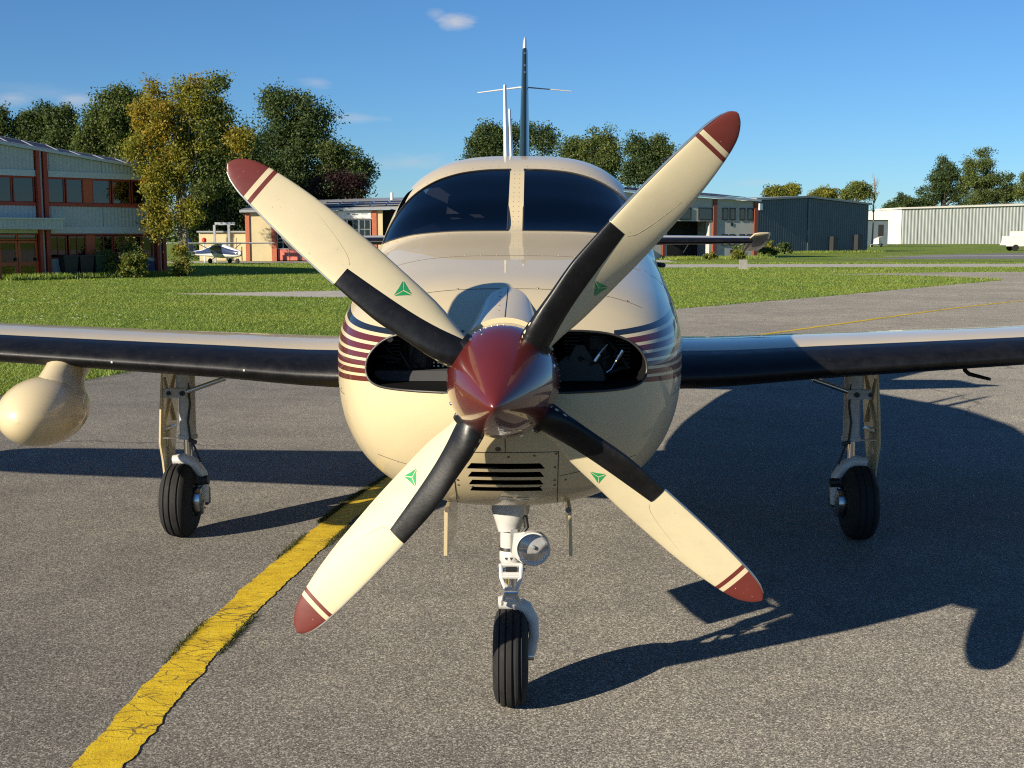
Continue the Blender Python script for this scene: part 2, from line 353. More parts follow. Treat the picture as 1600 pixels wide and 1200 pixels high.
def box(name, a, b, mat, parent=None): return MB().box(a, b).build(name, mat, parent)
def tube(name, pts, r, mat, parent=None, seg=12): return MB().tube(pts, r, seg).build(name, mat, parent, True)
def fixn(o):
    bm = bmesh.new(); bm.from_mesh(o.data); bmesh.ops.recalc_face_normals(bm, faces=bm.faces); bm.to_mesh(o.data); bm.free(); return o
def pchip(xs, ys):
    xs = np.array(xs, float); ys = np.array(ys, float); h = np.diff(xs); d = np.diff(ys) / h; m = np.zeros(len(xs))
    m[0] = d[0]; m[-1] = d[-1]
    for i in range(1, len(xs) - 1):
        if d[i - 1] * d[i] > 0:
            w1 = 2 * h[i] + h[i - 1]; w2 = h[i] + 2 * h[i - 1]; m[i] = (w1 + w2) / (w1 / d[i - 1] + w2 / d[i])
    def f(x):
        x = np.asarray(x, float); i = np.clip(np.searchsorted(xs, x) - 1, 0, len(xs) - 2); t = (x - xs[i]) / h[i]
        return ys[i] * (2 * t**3 - 3 * t**2 + 1) + h[i] * m[i] * (t**3 - 2 * t**2 + t) + ys[i + 1] * (-2 * t**3 + 3 * t**2) + h[i] * m[i + 1] * (t**3 - t**2)
    return f

# ------------------------------------------------------------------ ground, apron, paths, markings
def sheet(name, poly, z, mat, kind='structure'):
    o = mk(name, [(x, y, z) for x, y in poly], [tuple(range(len(poly)))], mat); o['kind'] = kind; return fixn_up(o)
def fixn_up(o):
    if o.data.polygons[0].normal.z < 0: o.data.flip_normals()
    return o
R_ = 4000
sheet('ground', [(-R_, -R_), (R_, -R_), (R_, R_), (-R_, R_)], 0.0 - 0.004, 'turf')
EDGE = [(-30, -40), (-12, -6), (-8.2, 5), (-6.3, 10), (-5.52, 12.56), (-4.99, 14.5), (-4.35, 16.3), (-3.57, 18.2), (-2.9, 19.4), (-1.6, 21.5), (0, 23.6), (3.5, 28.35), (8.5, 34.6), (13.2, 40.9), (16.0, 44.6), (17.9, 47.0),
        (18.3, 48.3), (17.6, 50.2), (15.8, 52.9), (12.2, 54.4), (14.3, 55.2), (20.2, 58.2), (24, 58.6), (45, 66), (90, 72)]
def wobble(poly, amp=.05, step=.6):
    out = []
    for (a, b) in zip(poly[:-1], poly[1:]):
        n = max(1, int(math.hypot(b[0] - a[0], b[1] - a[1]) / step))
        if n > 60: n = 1
        for k in range(n):
            t = k / n; j = amp if n > 1 else 0
            out.append((a[0] + (b[0] - a[0]) * t + random.uniform(-j, j), a[1] + (b[1] - a[1]) * t + random.uniform(-j, j)))
    return out + [poly[-1]]
EDGE_W = wobble(EDGE)
APRON = EDGE_W + [(90, -40)]
sheet('apron', APRON, 0.0, 'asphalt')
PATHS = {
 'path_left': [(-10.6, 35.4), (-9.3, 36.0), (-8.2, 36.5), (-5.9, 37.6), (-3, 39.0), (-.5, 40), (0, 36.4), (-2, 34.4), (-5.4, 33.4), (-8.0, 34.2)],
 'path_right': [(-4, 74.5), (8, 74.2), (30.4, 76.3), (80, 80), (80, 71.5), (27.2, 68.2), (7, 66.5), (-4, 66.0)],
 'hangar_forecourt': [(-40, 82.6), (-5.5, 82.6), (9.5, 88), (9.5, 80), (-8, 76.8), (-40, 76.8)],
 'parking_area': [(22, 90.5), (28.5, 97), (36, 113), (51, 128.5), (95, 150), (95, 108), (48, 96)]}
for k, poly in PATHS.items():
    sheet('path' if 'path' in k else k, wobble(poly + [poly[0]], .10, 1.0)[:-1], 0.0, 'old_tarmac' if k == 'parking_area' else 'path_asphalt')
o = sheet('parking_line', [(30, 106.5), (95, 121), (95, 118), (30, 104.6)], 0.004, 'tarmac_line')

def curve_pts(ctrl, n=160):
    """Catmull-Rom through ctrl"""
    P = [np.array(c, float) for c in ctrl]; P = [2 * P[0] - P[1]] + P + [2 * P[-1] - P[-2]]; out = []
    m = len(P) - 3
    for k in range(m):
        for t in np.linspace(0, 1, n // m, endpoint=False):
            a, b, c, d = P[k:k + 4]
            out.append(.5 * ((2 * b) + (-a + c) * t + (2 * a - 5 * b + 4 * c - d) * t * t + (-a + 3 * b - 3 * c + d) * t**3))
    return out + [P[-2]]
LINE = curve_pts([(-1.33, 1.0), (-1.30, 2.5), (-1.28, 3.6), (-1.245, 4.96), (-1.14, 6.16), (-1.03, 7.2), (-.86, 8.2), (-.4, 10.5), (.75, 14.8), (2.37, 18.4), (5.7, 23.03), (12.84, 31.95), (24, 42), (42, 52)], 1300)
def ribbon(name, pts, half, z, mat, jag):
    V = []; F = []
    jl = 0; jr = 0
    for k, p in enumerate(pts):
        d = pts[min(k + 1, len(pts) - 1)] - pts[max(k - 1, 0)]; d = d / np.linalg.norm(d); n = np.array([-d[1], d[0]])
        jl = jl * .8 + random.uniform(-jag, jag) * .6; jr = jr * .8 + random.uniform(-jag, jag) * .6
        h = half * (1 if p[1] < 12 else .72)
        a = p + n * (h + jl); b = p - n * (h + jr)
        V += [(a[0], a[1], z), (b[0], b[1], z)]
        if k: F.append((2 * k - 2, 2 * k - 1, 2 * k + 1, 2 * k))
    o = mk(name, V, F, mat); return fixn_up(o)
o = ribbon('taxiway_line', LINE, .086, 0.004, 'worn_yellow_paint', .008); o['kind'] = 'structure'

def in_poly(P, poly):
    poly = np.array(poly); x, y = P[:, 0], P[:, 1]; c = np.zeros(len(P), bool); j = len(poly) - 1
    for i in range(len(poly)):
        xi, yi = poly[i]; xj, yj = poly[j]
        hit = ((yi > y) != (yj > y)) & (x < (xj - xi) * (y - yi) / (yj - yi + 1e-12) + xi); c ^= hit; j = i
    return c
def blades(name, P, h, w, mat, label, cat='grass', lean=.5, z0=-0.004):
    n = len(P); a = RNG.uniform(0, 2 * math.pi, n); hh = h * RNG.uniform(.5, 1.4, n); ww = w * RNG.uniform(.6, 1.4, n)
    dx, dy = np.cos(a) * ww / 2, np.sin(a) * ww / 2; lx = RNG.normal(0, lean, n) * hh; ly = RNG.normal(0, lean, n) * hh
    V = np.zeros((n, 3, 3)); V[:, 0] = np.c_[P[:, 0] - dx, P[:, 1] - dy, np.full(n, z0)]; V[:, 1] = np.c_[P[:, 0] + dx, P[:, 1] + dy, np.full(n, z0)]
    V[:, 2] = np.c_[P[:, 0] + lx, P[:, 1] + ly, hh + z0]
    me = bpy.data.meshes.new(name); me.vertices.add(3 * n); me.vertices.foreach_set('co', V.ravel()); me.loops.add(3 * n); me.loops.foreach_set('vertex_index', np.arange(3 * n, dtype=np.int32))
    me.polygons.add(n); me.polygons.foreach_set('loop_start', np.arange(0, 3 * n, 3, dtype=np.int32)); me.polygons.foreach_set('loop_total', np.full(n, 3, dtype=np.int32)); me.materials.append(M(mat)); me.update()
    me.validate()
    o = bpy.data.objects.new(name, me); COL.objects.link(o); return tag(o, label, cat, kind='stuff')
def scatter(n, ymin, ymax):
    u = RNG.uniform(0, 1, n); y = ymin * (ymax / ymin) ** u           # density falls with distance
    x = RNG.uniform(-.50, .47, n) * y * 1.02; return np.c_[x, y]
P = scatter(760000, 11.5, 80)
bad = in_poly(P, APRON)
for k, poly in PATHS.items(): bad |= in_poly(P, poly)
P = P[~bad]
clump = (np.sin(P[:, 0] * 2.1 + 1.3 * np.sin(P[:, 1] * .9)) + np.sin(P[:, 1] * 1.7 + P[:, 0] * .6)) * .5
P = P[RNG.uniform(-1.6, 1.0, len(P)) < clump + .35]
dist = P[:, 1]
blades('grass', P, .022 + dist * .00045, .006 + dist * .00045, 'grass_blades', 'mown green grass of the airfield meadow', lean=.85)
# daisies and pale clover specks in the meadow
Pd = scatter(5200, 13, 60); bad = in_poly(Pd, APRON)
for poly in PATHS.values(): bad |= in_poly(Pd, poly)
Pd = Pd[~bad]; cl = np.sin(Pd[:, 0] * .8 + 2) * np.sin(Pd[:, 1] * .55 + 1); Pd = Pd[cl > .25][:170]
mbd = MB()
for x, y in Pd:
    s_ = .009 + y * .0005; mbd.add([(x - s_, y, .06), (x + s_, y, .06), (x, y - s_, .06 + s_), (x, y + s_, .06 + s_ * .6)], [(0, 1, 2), (0, 1, 3)])
tag(mbd.build('daisies', 'decal_white'), 'tiny white daisies scattered through the meadow grass', 'flowers', kind='stuff')
# grass fringe along the apron edge and moss in the seams of the yellow line
Pe = []
for a, b in zip(EDGE_W[:-1], EDGE_W[1:]):
    if 8 < a[1] < 60 and abs(a[0]) < 30:
        n = int(math.hypot(b[0] - a[0], b[1] - a[1]) * 55)
        for _ in range(n):
            t = random.random(); Pe.append((a[0] + (b[0] - a[0]) * t + random.gauss(-.02, .05), a[1] + (b[1] - a[1]) * t + random.gauss(.03, .05)))
blades('edge_grass', np.array(Pe), .075, .02, 'grass_blades', 'ragged grass fringe along the apron edge', lean=.7, z0=0)
Pm = []
for k, p in enumerate(LINE):
    if 3.0 < p[1] < 11.5:
        d = LINE[k + 1] - p; d /= np.linalg.norm(d); n = np.array([-d[1], d[0]])
        f = .6 * max(0, math.sin(p[1] * 4.1 + .6) - .35); g = max(0, math.sin(p[1] * 3.7 + 2.2) - .45)
        if p[1] > 6.9: f = 1.3
        for _ in range(int(40 * f)): Pm.append(p + n * random.gauss(.092, .007) + d * random.uniform(-.02, .02))
        for _ in range(int(30 * g)): Pm.append(p - n * random.gauss(.094, .006) + d * random.uniform(-.02, .02))
blades('moss', np.array(Pm), .014, .005, 'moss', 'moss and tiny weeds along the yellow line edges', 'moss', lean=.9, z0=0)

# ------------------------------------------------------------------ buildings
class Facade:
    """local frame of a wall: u along it, z up, o outward"""
    def __init__(s, p0, d, k=1.0):
        s.k = k; s.p = Vector((p0[0], p0[1], 0)); s.d = Vector((d[0], d[1], 0)).normalized(); s.n = Vector((s.d.y, -s.d.x, 0))
    def pt(s, u, z, o=0): return s.p + s.d * (u * s.k) + s.n * o + Vector((0, 0, z))
    def quadbox(s, mb, u0, u1, z0, z1, o0, o1, i=0, zt=None):
        """zt=(z at u0, z at u1) for a sloping top"""
        a, b = (z1, z1) if zt is None else zt
        V = [s.pt(u0, z0, o0), s.pt(u1, z0, o0), s.pt(u1, z0, o1), s.pt(u0, z0, o1), s.pt(u0, a, o0), s.pt(u1, b, o0), s.pt(u1, b, o1), s.pt(u0, a, o1)]
        mb.add(V, [(0, 1, 2, 3), (7, 6, 5, 4), (4, 5, 1, 0), (5, 6, 2, 1), (6, 7, 3, 2), (7, 4, 0, 3)], i); return mb
    def box(s, name, u0, u1, z0, z1, o0, o1, mat, parent, zt=None): return fixn(s.quadbox(MB(), u0, u1, z0, z1, o0, o1, 0, zt).build(name, mat, parent))
    def ribbed(s, name, u0, u1, z0, ztop, o, mat, parent, pitch=.16, dep=.028):
        """trapezoid sheet cladding; ztop is a function of u"""
        n = max(1, round((u1 - u0) / pitch)); p = (u1 - u0) / n; V = []; F = []
        prof = []
        for k in range(n): prof += [(u0 + k * p, 0), (u0 + k * p + .32 * p, 0), (u0 + k * p + .5 * p, dep), (u0 + k * p + .82 * p, dep)]
        prof.append((u1, 0))
        for u, e in prof: V += [s.pt(u, z0, o + e), s.pt(u, ztop(u) if callable(ztop) else ztop, o + e)]
        for k in range(len(prof) - 1): F.append((2 * k, 2 * k + 2, 2 * k + 3, 2 * k + 1))
        return mk(name, V, F, mat, parent)
    def window(s, u0, u1, z0, z1, o, fr, frame, parent, name='window', bars=0, glassm='window_glass'):
        mb = MB(); f = fr
        for a in ((u0, u1, z0, z0 + f), (u0, u1, z1 - f, z1), (u0, u0 + f, z0 + f, z1 - f), (u1 - f, u1, z0 + f, z1 - f)): s.quadbox(mb, *a, o - .04, o + .04)
        for k in range(bars):
            uc = u0 + (u1 - u0) * (k + 1) / (bars + 1); s.quadbox(mb, uc - f / 2, uc + f / 2, z0 + f, z1 - f, o - .035, o + .035)
        w = fixn(mb.build(name, frame, parent))
        for k in range(bars + 1):
            a = u0 + f + (u1 - u0 - 2 * f) * k / (bars + 1); b = u0 + f + (u1 - u0 - 2 * f) * (k + 1) / (bars + 1)
            V = [s.pt(a, z0 + f, o), s.pt(b, z0 + f, o), s.pt(b, z1 - f, o), s.pt(a, z1 - f, o)]; mk('pane', V, [(0, 1, 2, 3)], glassm, w)
        return w
# --- two-storey clad building on the left
Fb = Facade((-20.69, 47.05), (.68, .733)); roof_z = lambda u: 5.32 - .115 * u
B = thing('office_building', 'two-storey blue-grey clad building with red window frames and solar panels on its sloping roof', 'building', tuple(Fb.pt(0, 0)))
U0, U1, DP = -10.0, 6.75, 15.0
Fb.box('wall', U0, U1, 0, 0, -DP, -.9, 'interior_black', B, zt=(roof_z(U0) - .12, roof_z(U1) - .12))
Fb.box('roof', U0 - .2, U1 + .35, 0, 0, -DP - .3, .25, 'roof_metal', B, zt=None) if False else None
mbr = MB(); V = [Fb.pt(U0 - .2, roof_z(U0 - .2) - .10, .18), Fb.pt(U1 + .35, roof_z(U1 + .35) - .10, .18), Fb.pt(U1 + .35, roof_z(U1 + .35) - .10, -DP), Fb.pt(U0 - .2, roof_z(U0 - .2) - .10, -DP)]
V += [v + Vector((0, 0, .10)) for v in V]; mbr.add(V, [(3, 2, 1, 0), (4, 5, 6, 7), (0, 1, 5, 4), (1, 2, 6, 5), (2, 3, 7, 6), (3, 0, 4, 7)]); mbr.build('roof', 'clad_trim', B)
BAYS = [(-9.8, -6.1), (-5.7, -2.1), (-1.7, 1.58), (2.10, 6.70)]
for (a, b) in BAYS:
    n = max(1, round((b - a) / 2.3))
    for k in range(n):
        p, q = a + (b - a) * k / n, a + (b - a) * (k + 1) / n
        Fb.ribbed('cladding_panel', p, q - .012, 4.26, lambda u: roof_z(u) - .11, .02, 'clad_bluegrey', B)
        Fb.ribbed('cladding_panel', p, q - .012, 2.06, 2.87, .02, 'clad_bluegrey', B)
    Fb.box('fascia_strip', a, b, 4.02, 4.26, -.05, .075, 'clad_trim', B); Fb.box('fascia_strip', a, b, 1.79, 2.06, -.05, .075, 'clad_trim', B)
    Fb.box('window_sill', a, b, 2.87, 3.0, -.12, .06, 'red_steel', B); Fb.box('window_head', a, b, 3.985, 4.02, -.12, .0, 'red_steel', B)
    Fb.box('backing', a, b, 2.0, 2.87, -.3, -.06, 'clad_trim', B); Fb.box('backing', a, b, 4.3, 4.5, -.3, -.06, 'clad_trim', B)
UP = [(-9.8, -8.6), (-8.5, -7.3), (-7.2, -6.1), (-5.7, -4.5), (-4.4, -3.2), (-3.1, -2.1), (-1.7, -.55), (-.5, .66), (.70, 1.56), (2.10, 2.80), (2.86, 3.60), (3.98, 4.80), (4.86, 5.68), (5.74, 6.68)]
for a, b in UP: Fb.window(a, b, 3.0, 3.985, -.06, .042, 'red_steel', B)
Fb.box('red_panel', 3.60, 3.98, 3.0, 3.985, -.09, -.01, 'red_panel', B)
# curtains just behind some upper panes
for a, b in ((.0, 1.5), (2.15, 2.78), (2.9, 3.55), (4.0, 4.75), (-4.3, -2.2)): Fb.box('curtain', a, b, 3.05, 3.95, -.30, -.27, 'curtain', B)
for a, b in ((2.08, 2.82), (2.90, 3.64), (4.02, 4.82), (4.86, 5.7), (5.74, 6.64)): Fb.window(a, b, .80, 1.70, -.10, .045, 'red_steel', B, bars=1)
Fb.box('red_panel', 3.64, 4.02, .78, 1.74, -.12, -.03, 'red_panel', B)
Fb.box('plinth', 2.05, 6.7, 0, .78, -.3, -.06, 'clad_trim', B); Fb.box('window_head', 2.08, 6.7, 1.72, 1.79, -.12, .0, 'red_steel', B)
for a in (-6.1, -2.1, 1.60, 6.74):
    Fb.box('steel_column', a, a + .13, 0, 0, -.1, .16, 'red_steel', B, zt=(roof_z(a) - .1, roof_z(a + .13) - .1)); Fb.box('steel_column', a + .28, a + .44, 0, 0, -.1, .16, 'red_steel', B, zt=(roof_z(a + .3) - .1, roof_z(a + .44) - .1))
    Fb.box('downpipe', a + .17, a + .24, 0, 0, -.02, .07, 'gear_grey', B, zt=(roof_z(a + .2) - .1, roof_z(a + .2) - .1))
# entrance doors and canopy
for a, b in ((-1.6, -.85), (-.83, -.08), (0.0, .76), (.78, 1.56)):
    d_ = Fb.window(a, b, .02, 1.50, -.05, .085, 'red_panel', B, 'door'); Fb.box('door_rail', a + .085, b - .085, .52, .66, -.085, -.015, 'red_panel', d_)
    Fb.window(a, b, 1.52, 1.76, -.05, .04, 'red_panel', B)
    Fb.box('handle', b - .12, b - .06, .70, .84, -.01, .05, 'wire_black', d_)
Fb.box('canopy', -2.2, 2.17, 1.94, 2.33, .09, 1.05, 'clad_bluegrey', B); Fb.box('canopy_edge', -2.23, 2.22, 2.33, 2.385, .08, 1.12, 'clad_trim', B); Fb.ribbed('canopy_cladding', -2.2, 2.17, 1.94, 2.33, 1.053, 'clad_bluegrey', B)
# end wall: clad, pale
Fe = Facade(Fb.pt(U1 + .45, 0, -.15)[:2], tuple(-Fb.n)[:2]); Fe.box('end_wall', 0, 12, 0, 4.45, -.5, 0, 'clad_bluegrey', B)
k = 0
for u in np.arange(-9.6, 2.0, 1.02):
    Fb.box('solar_panel', u, u + 1.0, 0, 0, -1.9, -.25, 'solar_cell', B, zt=None) if False else None
    V = [Fb.pt(u, roof_z(u) + .015, -.05), Fb.pt(u + 1, roof_z(u + 1) + .015, -.05), Fb.pt(u + 1, roof_z(u + 1) + .30, -1.1), Fb.pt(u, roof_z(u) + .30, -1.1)]
    q = [v + Vector((0, 0, .035)) for v in V]; sp_ = mk('solar_panel', V + q, [(3, 2, 1, 0), (4, 5, 6, 7), (0, 1, 5, 4), (1, 2, 6, 5), (2, 3, 7, 6), (3, 0, 4, 7)], 'solar_cell', B)
    e = MB().tube([q[0], q[1]], .025, 4).tube([q[1], q[2]], .025, 4).tube([q[2], q[3]], .025, 4).tube([q[3], q[0]], .025, 4).build('panel_frame', 'alu_frame', sp_)
for u in np.arange(2.7, 6.0, 1.02):
    V = [Fb.pt(u, roof_z(u) + .01, -.3), Fb.pt(u + 1, roof_z(u + 1) + .01, -.3), Fb.pt(u + 1, roof_z(u + 1) + .24, -1.3), Fb.pt(u, roof_z(u) + .24, -1.3)]
    q = [v + Vector((0, 0, .035)) for v in V]; sp_ = mk('solar_panel', V + q, [(3, 2, 1, 0), (4, 5, 6, 7), (0, 1, 5, 4), (1, 2, 6, 5), (2, 3, 7, 6), (3, 0, 4, 7)], 'solar_cell', B)
    MB().tube([q[0], q[1]], .025, 4).tube([q[1], q[2]], .025, 4).tube([q[2], q[3]], .025, 4).tube([q[3], q[0]], .025, 4).build('panel_frame', 'alu_frame', sp_)
# bins and a blue tarpaulin stack against the wall
def wheelie(u, o, m, label):
    b_ = thing('wheeled_bin', label, 'bin', tuple(Fb.pt(u, 0, o)), 'bins at the clad building')
    V = [Fb.pt(u - .24, .08, o - .2), Fb.pt(u + .24, .08, o - .2), Fb.pt(u + .24, .08, o + .2), Fb.pt(u - .24, .08, o + .2), Fb.pt(u - .30, .86, o - .27), Fb.pt(u + .30, .86, o - .27), Fb.pt(u + .30, .86, o + .27), Fb.pt(u - .30, .86, o + .27)]
    fixn(mk('body', V, [(0, 1, 2, 3), (7, 6, 5, 4), (4, 5, 1, 0), (5, 6, 2, 1), (6, 7, 3, 2), (7, 4, 0, 3)], m, b_))
    Fb.box('lid', u - .32, u + .32, .865, .93, -.0 + o - .30, o + .32, m, b_)
    for s in (-1, 1): MB().lathe([(-.03, 0), (-.03, .09), (.03, .09), (.03, 0)], Fb.pt(u + s * .22, .09, o - .22), Fb.d, 14).build('wheel', 'wire_black', b_)
wheelie(2.55, .55, 'bin_black', 'black wheeled bin beside the glass entrance doors'); wheelie(3.22, .55, 'bin_black', 'black wheeled bin standing between the other black bin and the green one'); wheelie(3.86, .60, 'bin_green', 'dark green wheeled bin beside the shrubs')
tp = MB()
for k, (u0, u1, h) in enumerate(((4.5, 5.3, .82), (5.35, 6.3, .72))):
    pts = [Fb.pt(u0, 0, .15), Fb.pt(u0 + .03, h * .9, .15), Fb.pt((u0 + u1) / 2, h, .15), Fb.pt(u1 - .03, h * .85, .15), Fb.pt(u1, 0, .15)]; tp.prism(pts, Fb.n * .55)
o = fixn(tp.build('covered_stack', 'tarp_blue')); tag(o, 'low stack under a blue tarpaulin behind the shrubs', 'stack')

# --- cream hangar
Fc = Facade((-19.66, 83.41), (1, .05))
H = thing('cream_hangar', 'cream hangar with orange pillars, salmon door panels and solar panels on its roof', 'hangar', tuple(Fc.pt(0, 0)))
ez = lambda u: 3.30 + .022 * u
Fc.box('wall', .02, 2.0, 0, 0, -14, 0, 'cream_wall', H, zt=(ez(0), ez(2)))
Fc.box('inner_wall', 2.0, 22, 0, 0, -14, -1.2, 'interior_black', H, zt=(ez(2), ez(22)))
for a, w_ in ((.0, .28), (1.76, .34), (8.62, .32), (14.5, .34), (20.5, .34)): Fc.box('pillar', a, a + w_, 0, 0, -.3, .10, 'orange_pillar', H, zt=(ez(a) - .02, ez(a + w_) - .02))
Fc.box('lintel', 2.10, 8.62, 2.86, 0, -.3, .04, 'white_wall', H, zt=(ez(2.1) - .01, ez(8.62) - .01)); Fc.box('lintel', 8.94, 9.35, 0, 0, -.3, .02, 'cream_wall', H, zt=(ez(9) - .01, ez(9.3) - .01))
Fc.box('sign_board', 6.3, 8.55, 2.93, 3.38, .05, .09, 'white_gloss', H)
for k, (a, b, zz) in enumerate(((6.9, 7.15, 3.18), (7.25, 7.7, 3.14), (7.9, 8.35, 3.18))): Fc.box('sign_print', a, b, zz, zz + .05, .088, .094, 'shed_blue', H)
a = 2.12
while a < 8.5:
    b = min(a + .80, 8.6)
    d_ = Fc.window(a, b, .82, 2.84, -.10, .05, 'alu_frame', H, 'door_leaf', bars=0)
    Fc.box('glazing_bar', a + .05, b - .05, 1.50, 1.54, -.13, -.07, 'alu_frame', d_); Fc.box('glazing_bar', a + .05, b - .05, 2.15, 2.19, -.13, -.07, 'alu_frame', d_); Fc.box('glazing_bar', (a + b) / 2 - .02, (a + b) / 2 + .02, .87, 2.79, -.13, -.07, 'alu_frame', d_)
    Fc.box('door_panel', a + .02, b - .02, .05, .81, -.13, -.07, 'salmon_door', d_); Fc.box('door_stile', b - .03, b + .015, .05, .82, -.06, -.04, 'alu_frame', d_)
    a = b
Fc.box('roof', -.3, 22.3, 0, 0, -14.2, .45, 'roof_metal', H, zt=None) if False else None
V = [Fc.pt(-.3, ez(-.3), .45), Fc.pt(22.3, ez(22.3), .45), Fc.pt(22.3, ez(22.3) + .9, -8), Fc.pt(-.3, ez(-.3) + .9, -8)]; q = [v + Vector((0, 0, .16)) for v in V]
fixn(mk('roof', V + q, [(3, 2, 1, 0), (4, 5, 6, 7), (0, 1, 5, 4), (1, 2, 6, 5), (2, 3, 7, 6), (3, 0, 4, 7)], 'roof_metal', H))
for u in np.arange(5.2, 21, 1.12):
    for r_ in range(2):
        o0, o1 = -.1 - r_ * 1.9, -1.85 - r_ * 1.9; zz = lambda o, du: ez(u + du) + .22 + (.45 - o) * .1065
        V = [Fc.pt(u, zz(o0, 0), o0), Fc.pt(u + 1.0, zz(o0, 1), o0), Fc.pt(u + 1.0, zz(o1, 1), o1), Fc.pt(u, zz(o1, 0), o1)]; q = [v + Vector((0, 0, .04)) for v in V]
        sp_ = mk('solar_panel', V + q, [(3, 2, 1, 0), (4, 5, 6, 7), (0, 1, 5, 4), (1, 2, 6, 5), (2, 3, 7, 6), (3, 0, 4, 7)], 'solar_cell', H)
        MB().tube([q[0], q[1]], .03, 4).tube([q[1], q[2]], .03, 4).tube([q[2], q[3]], .03, 4).tube([q[3], q[0]], .03, 4).build('panel_frame', 'alu_frame', sp_)
tube('roof_vent', [Fc.pt(9.6, ez(9.6), -6), Fc.pt(9.6, ez(9.6) + 1.35, -6)], .12, 'white_gloss', H, 10)
# low cream garage beside it
G_ = thing('cream_shed', 'low cream shed beside the hangar, behind the parked airplane', 'shed', (-23.2, 84.6, 0))
box('wall', (-23.2, 84.6, 0), (-19.9, 90, 1.95), 'cream_wall', G_); box('roof', (-23.3, 84.4, 1.953), (-19.85, 90.2, 2.06), 'roof_metal', G_); box('gate', (-22.6, 84.57, .05), (-20.6, 84.597, 1.6), 'cream_wall', G_)

# --- grey hangar on the right
Fg = Facade((9.84, 91.15), (.82, .572), .867); gz = lambda u: 4.74 - .032 * u
Hg = thing('grey_hangar', 'grey rendered hangar with red pillars darkened by painted shade, open black doorway and small windows', 'hangar', tuple(Fg.pt(0, 0)))
Fg.box('wall', 5.78, 10.31, 0, 0, -11, 0, 'grey_wall', Hg, zt=(gz(5.78) - .02, gz(10.31) - .02))
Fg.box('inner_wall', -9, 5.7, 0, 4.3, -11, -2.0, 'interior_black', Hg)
Fg.box('lintel', -9, 5.34, 2.82, 0, -.4, 0, 'grey_wall', Hg, zt=(gz(-9) - .02, gz(5.34) - .02)); Fg.box('jamb', 5.02, 5.34, 0, 2.82, -.4, 0, 'grey_wall', Hg); Fg.box('jamb', -.12, .14, 0, 2.82, -.4, 0, 'grey_wall', Hg); Fg.box('jamb', -9, -.5, 0, 2.82, -.4, -.01, 'grey_wall', Hg)
for a, w_ in ((5.34, .42), (10.33, .46), (-.47, .32)): Fg.box('pillar', a, a + w_, 0, 0, -.3, .14, 'shaded_pillar', Hg, zt=(gz(a) - .05, gz(a + w_) - .05))
for a, b in ((1.42, 2.80), (3.64, 5.24), (-1.2, .6), (-3.6, -1.8)): Fg.window(a, b, 2.93, 3.84, .045, .07, 'bin_black', Hg)
for a, b in ((6.49, 7.16), (7.39, 8.07), (8.61, 9.25), (9.54, 10.21)):
    Fg.window(a, b, 2.93, 3.86, .045, .08, 'bin_black', Hg); Fg.window(a, b, 1.0, 1.86, .045, .08, 'bin_black', Hg); Fg.box('blind', a + .15, b - .15, 1.08, 1.5, .092, .10, 'white_wall', Hg)
for zz in (2.5, .42): Fg.box('vent_grille', 7.55, 7.80, zz, zz + .24, .0, .05, 'wire_black', Hg)
V = [Fg.pt(-9.3, gz(-9.3), .35), Fg.pt(10.9, gz(10.9), .35), Fg.pt(10.4, gz(10.9) + .48, -4.5), Fg.pt(-9.3, gz(-9.3) + 1.05, -9)]; q = [v + Vector((0, 0, .14)) for v in V]
fixn(mk('roof', V + q, [(3, 2, 1, 0), (4, 5, 6, 7), (0, 1, 5, 4), (1, 2, 6, 5), (2, 3, 7, 6), (3, 0, 4, 7)], 'alu_frame', Hg))
for u in np.arange(-8.5, 9.2, 1.12):
    for r_ in range(2):
        o0, o1 = .05 - r_ * 1.75, -1.62 - r_ * 1.75; zz = lambda o, du: gz(u + du) + .20 + (.35 - o) * .105
        V = [Fg.pt(u, zz(o0, 0), o0), Fg.pt(u + 1.0, zz(o0, 1), o0), Fg.pt(u + 1.0, zz(o1, 1), o1), Fg.pt(u, zz(o1, 0), o1)]; q = [v + Vector((0, 0, .04)) for v in V]
        mk('solar_panel', V + q, [(3, 2, 1, 0), (4, 5, 6, 7), (0, 1, 5, 4), (1, 2, 6, 5), (2, 3, 7, 6), (3, 0, 4, 7)], 'solar_cell', Hg)

# --- dark blue metal shed
Fs = Facade((22.19, 122.94), (.74, .673)); sz_ = lambda u: 5.27 + (.05 * u if u < 8.7 else .05 * 8.7 - .048 * (u - 8.7))
S = thing('blue_metal_shed', 'dark blue corrugated metal shed with pale roof edge', 'shed', tuple(Fs.pt(0, 0)))
Fs.box('wall', .05, 8.7, 0, 0, -14, -.03, 'shed_blue', S, zt=(sz_(0) - .05, sz_(8.7) - .05)); Fs.box('wall', 8.702, 20, 0, 0, -14, -.03, 'shed_blue', S, zt=(sz_(8.7) - .05, sz_(20) - .05))
for a, b in ((0, 4.3), (4.3, 8.6), (9.1, 13), (13, 16.5), (16.5, 20)): Fs.ribbed('cladding_panel', a, b - .03, 0.02, lambda u: sz_(u) - .04, .0, 'shed_blue', S, pitch=.40, dep=.06)
Fs.box('drainpipe', 8.62, 9.08, 0, 0, .0, .12, 'shed_blue', S, zt=(sz_(8.7) - .1, sz_(8.7) - .1))
for a, b in ((-.3, 8.7), (8.7, 20.3)):
    V = [Fs.pt(a, sz_(a), .25), Fs.pt(b, sz_(b), .25), Fs.pt(b, sz_(b), -14.2), Fs.pt(a, sz_(a), -14.2)]; q = [v + Vector((0, 0, .20)) for v in V]
    fixn(mk('roof', V + q, [(3, 2, 1, 0), (4, 5, 6, 7), (0, 1, 5, 4), (1, 2, 6, 5), (2, 3, 7, 6), (3, 0, 4, 7)], 'shed_trim', S))
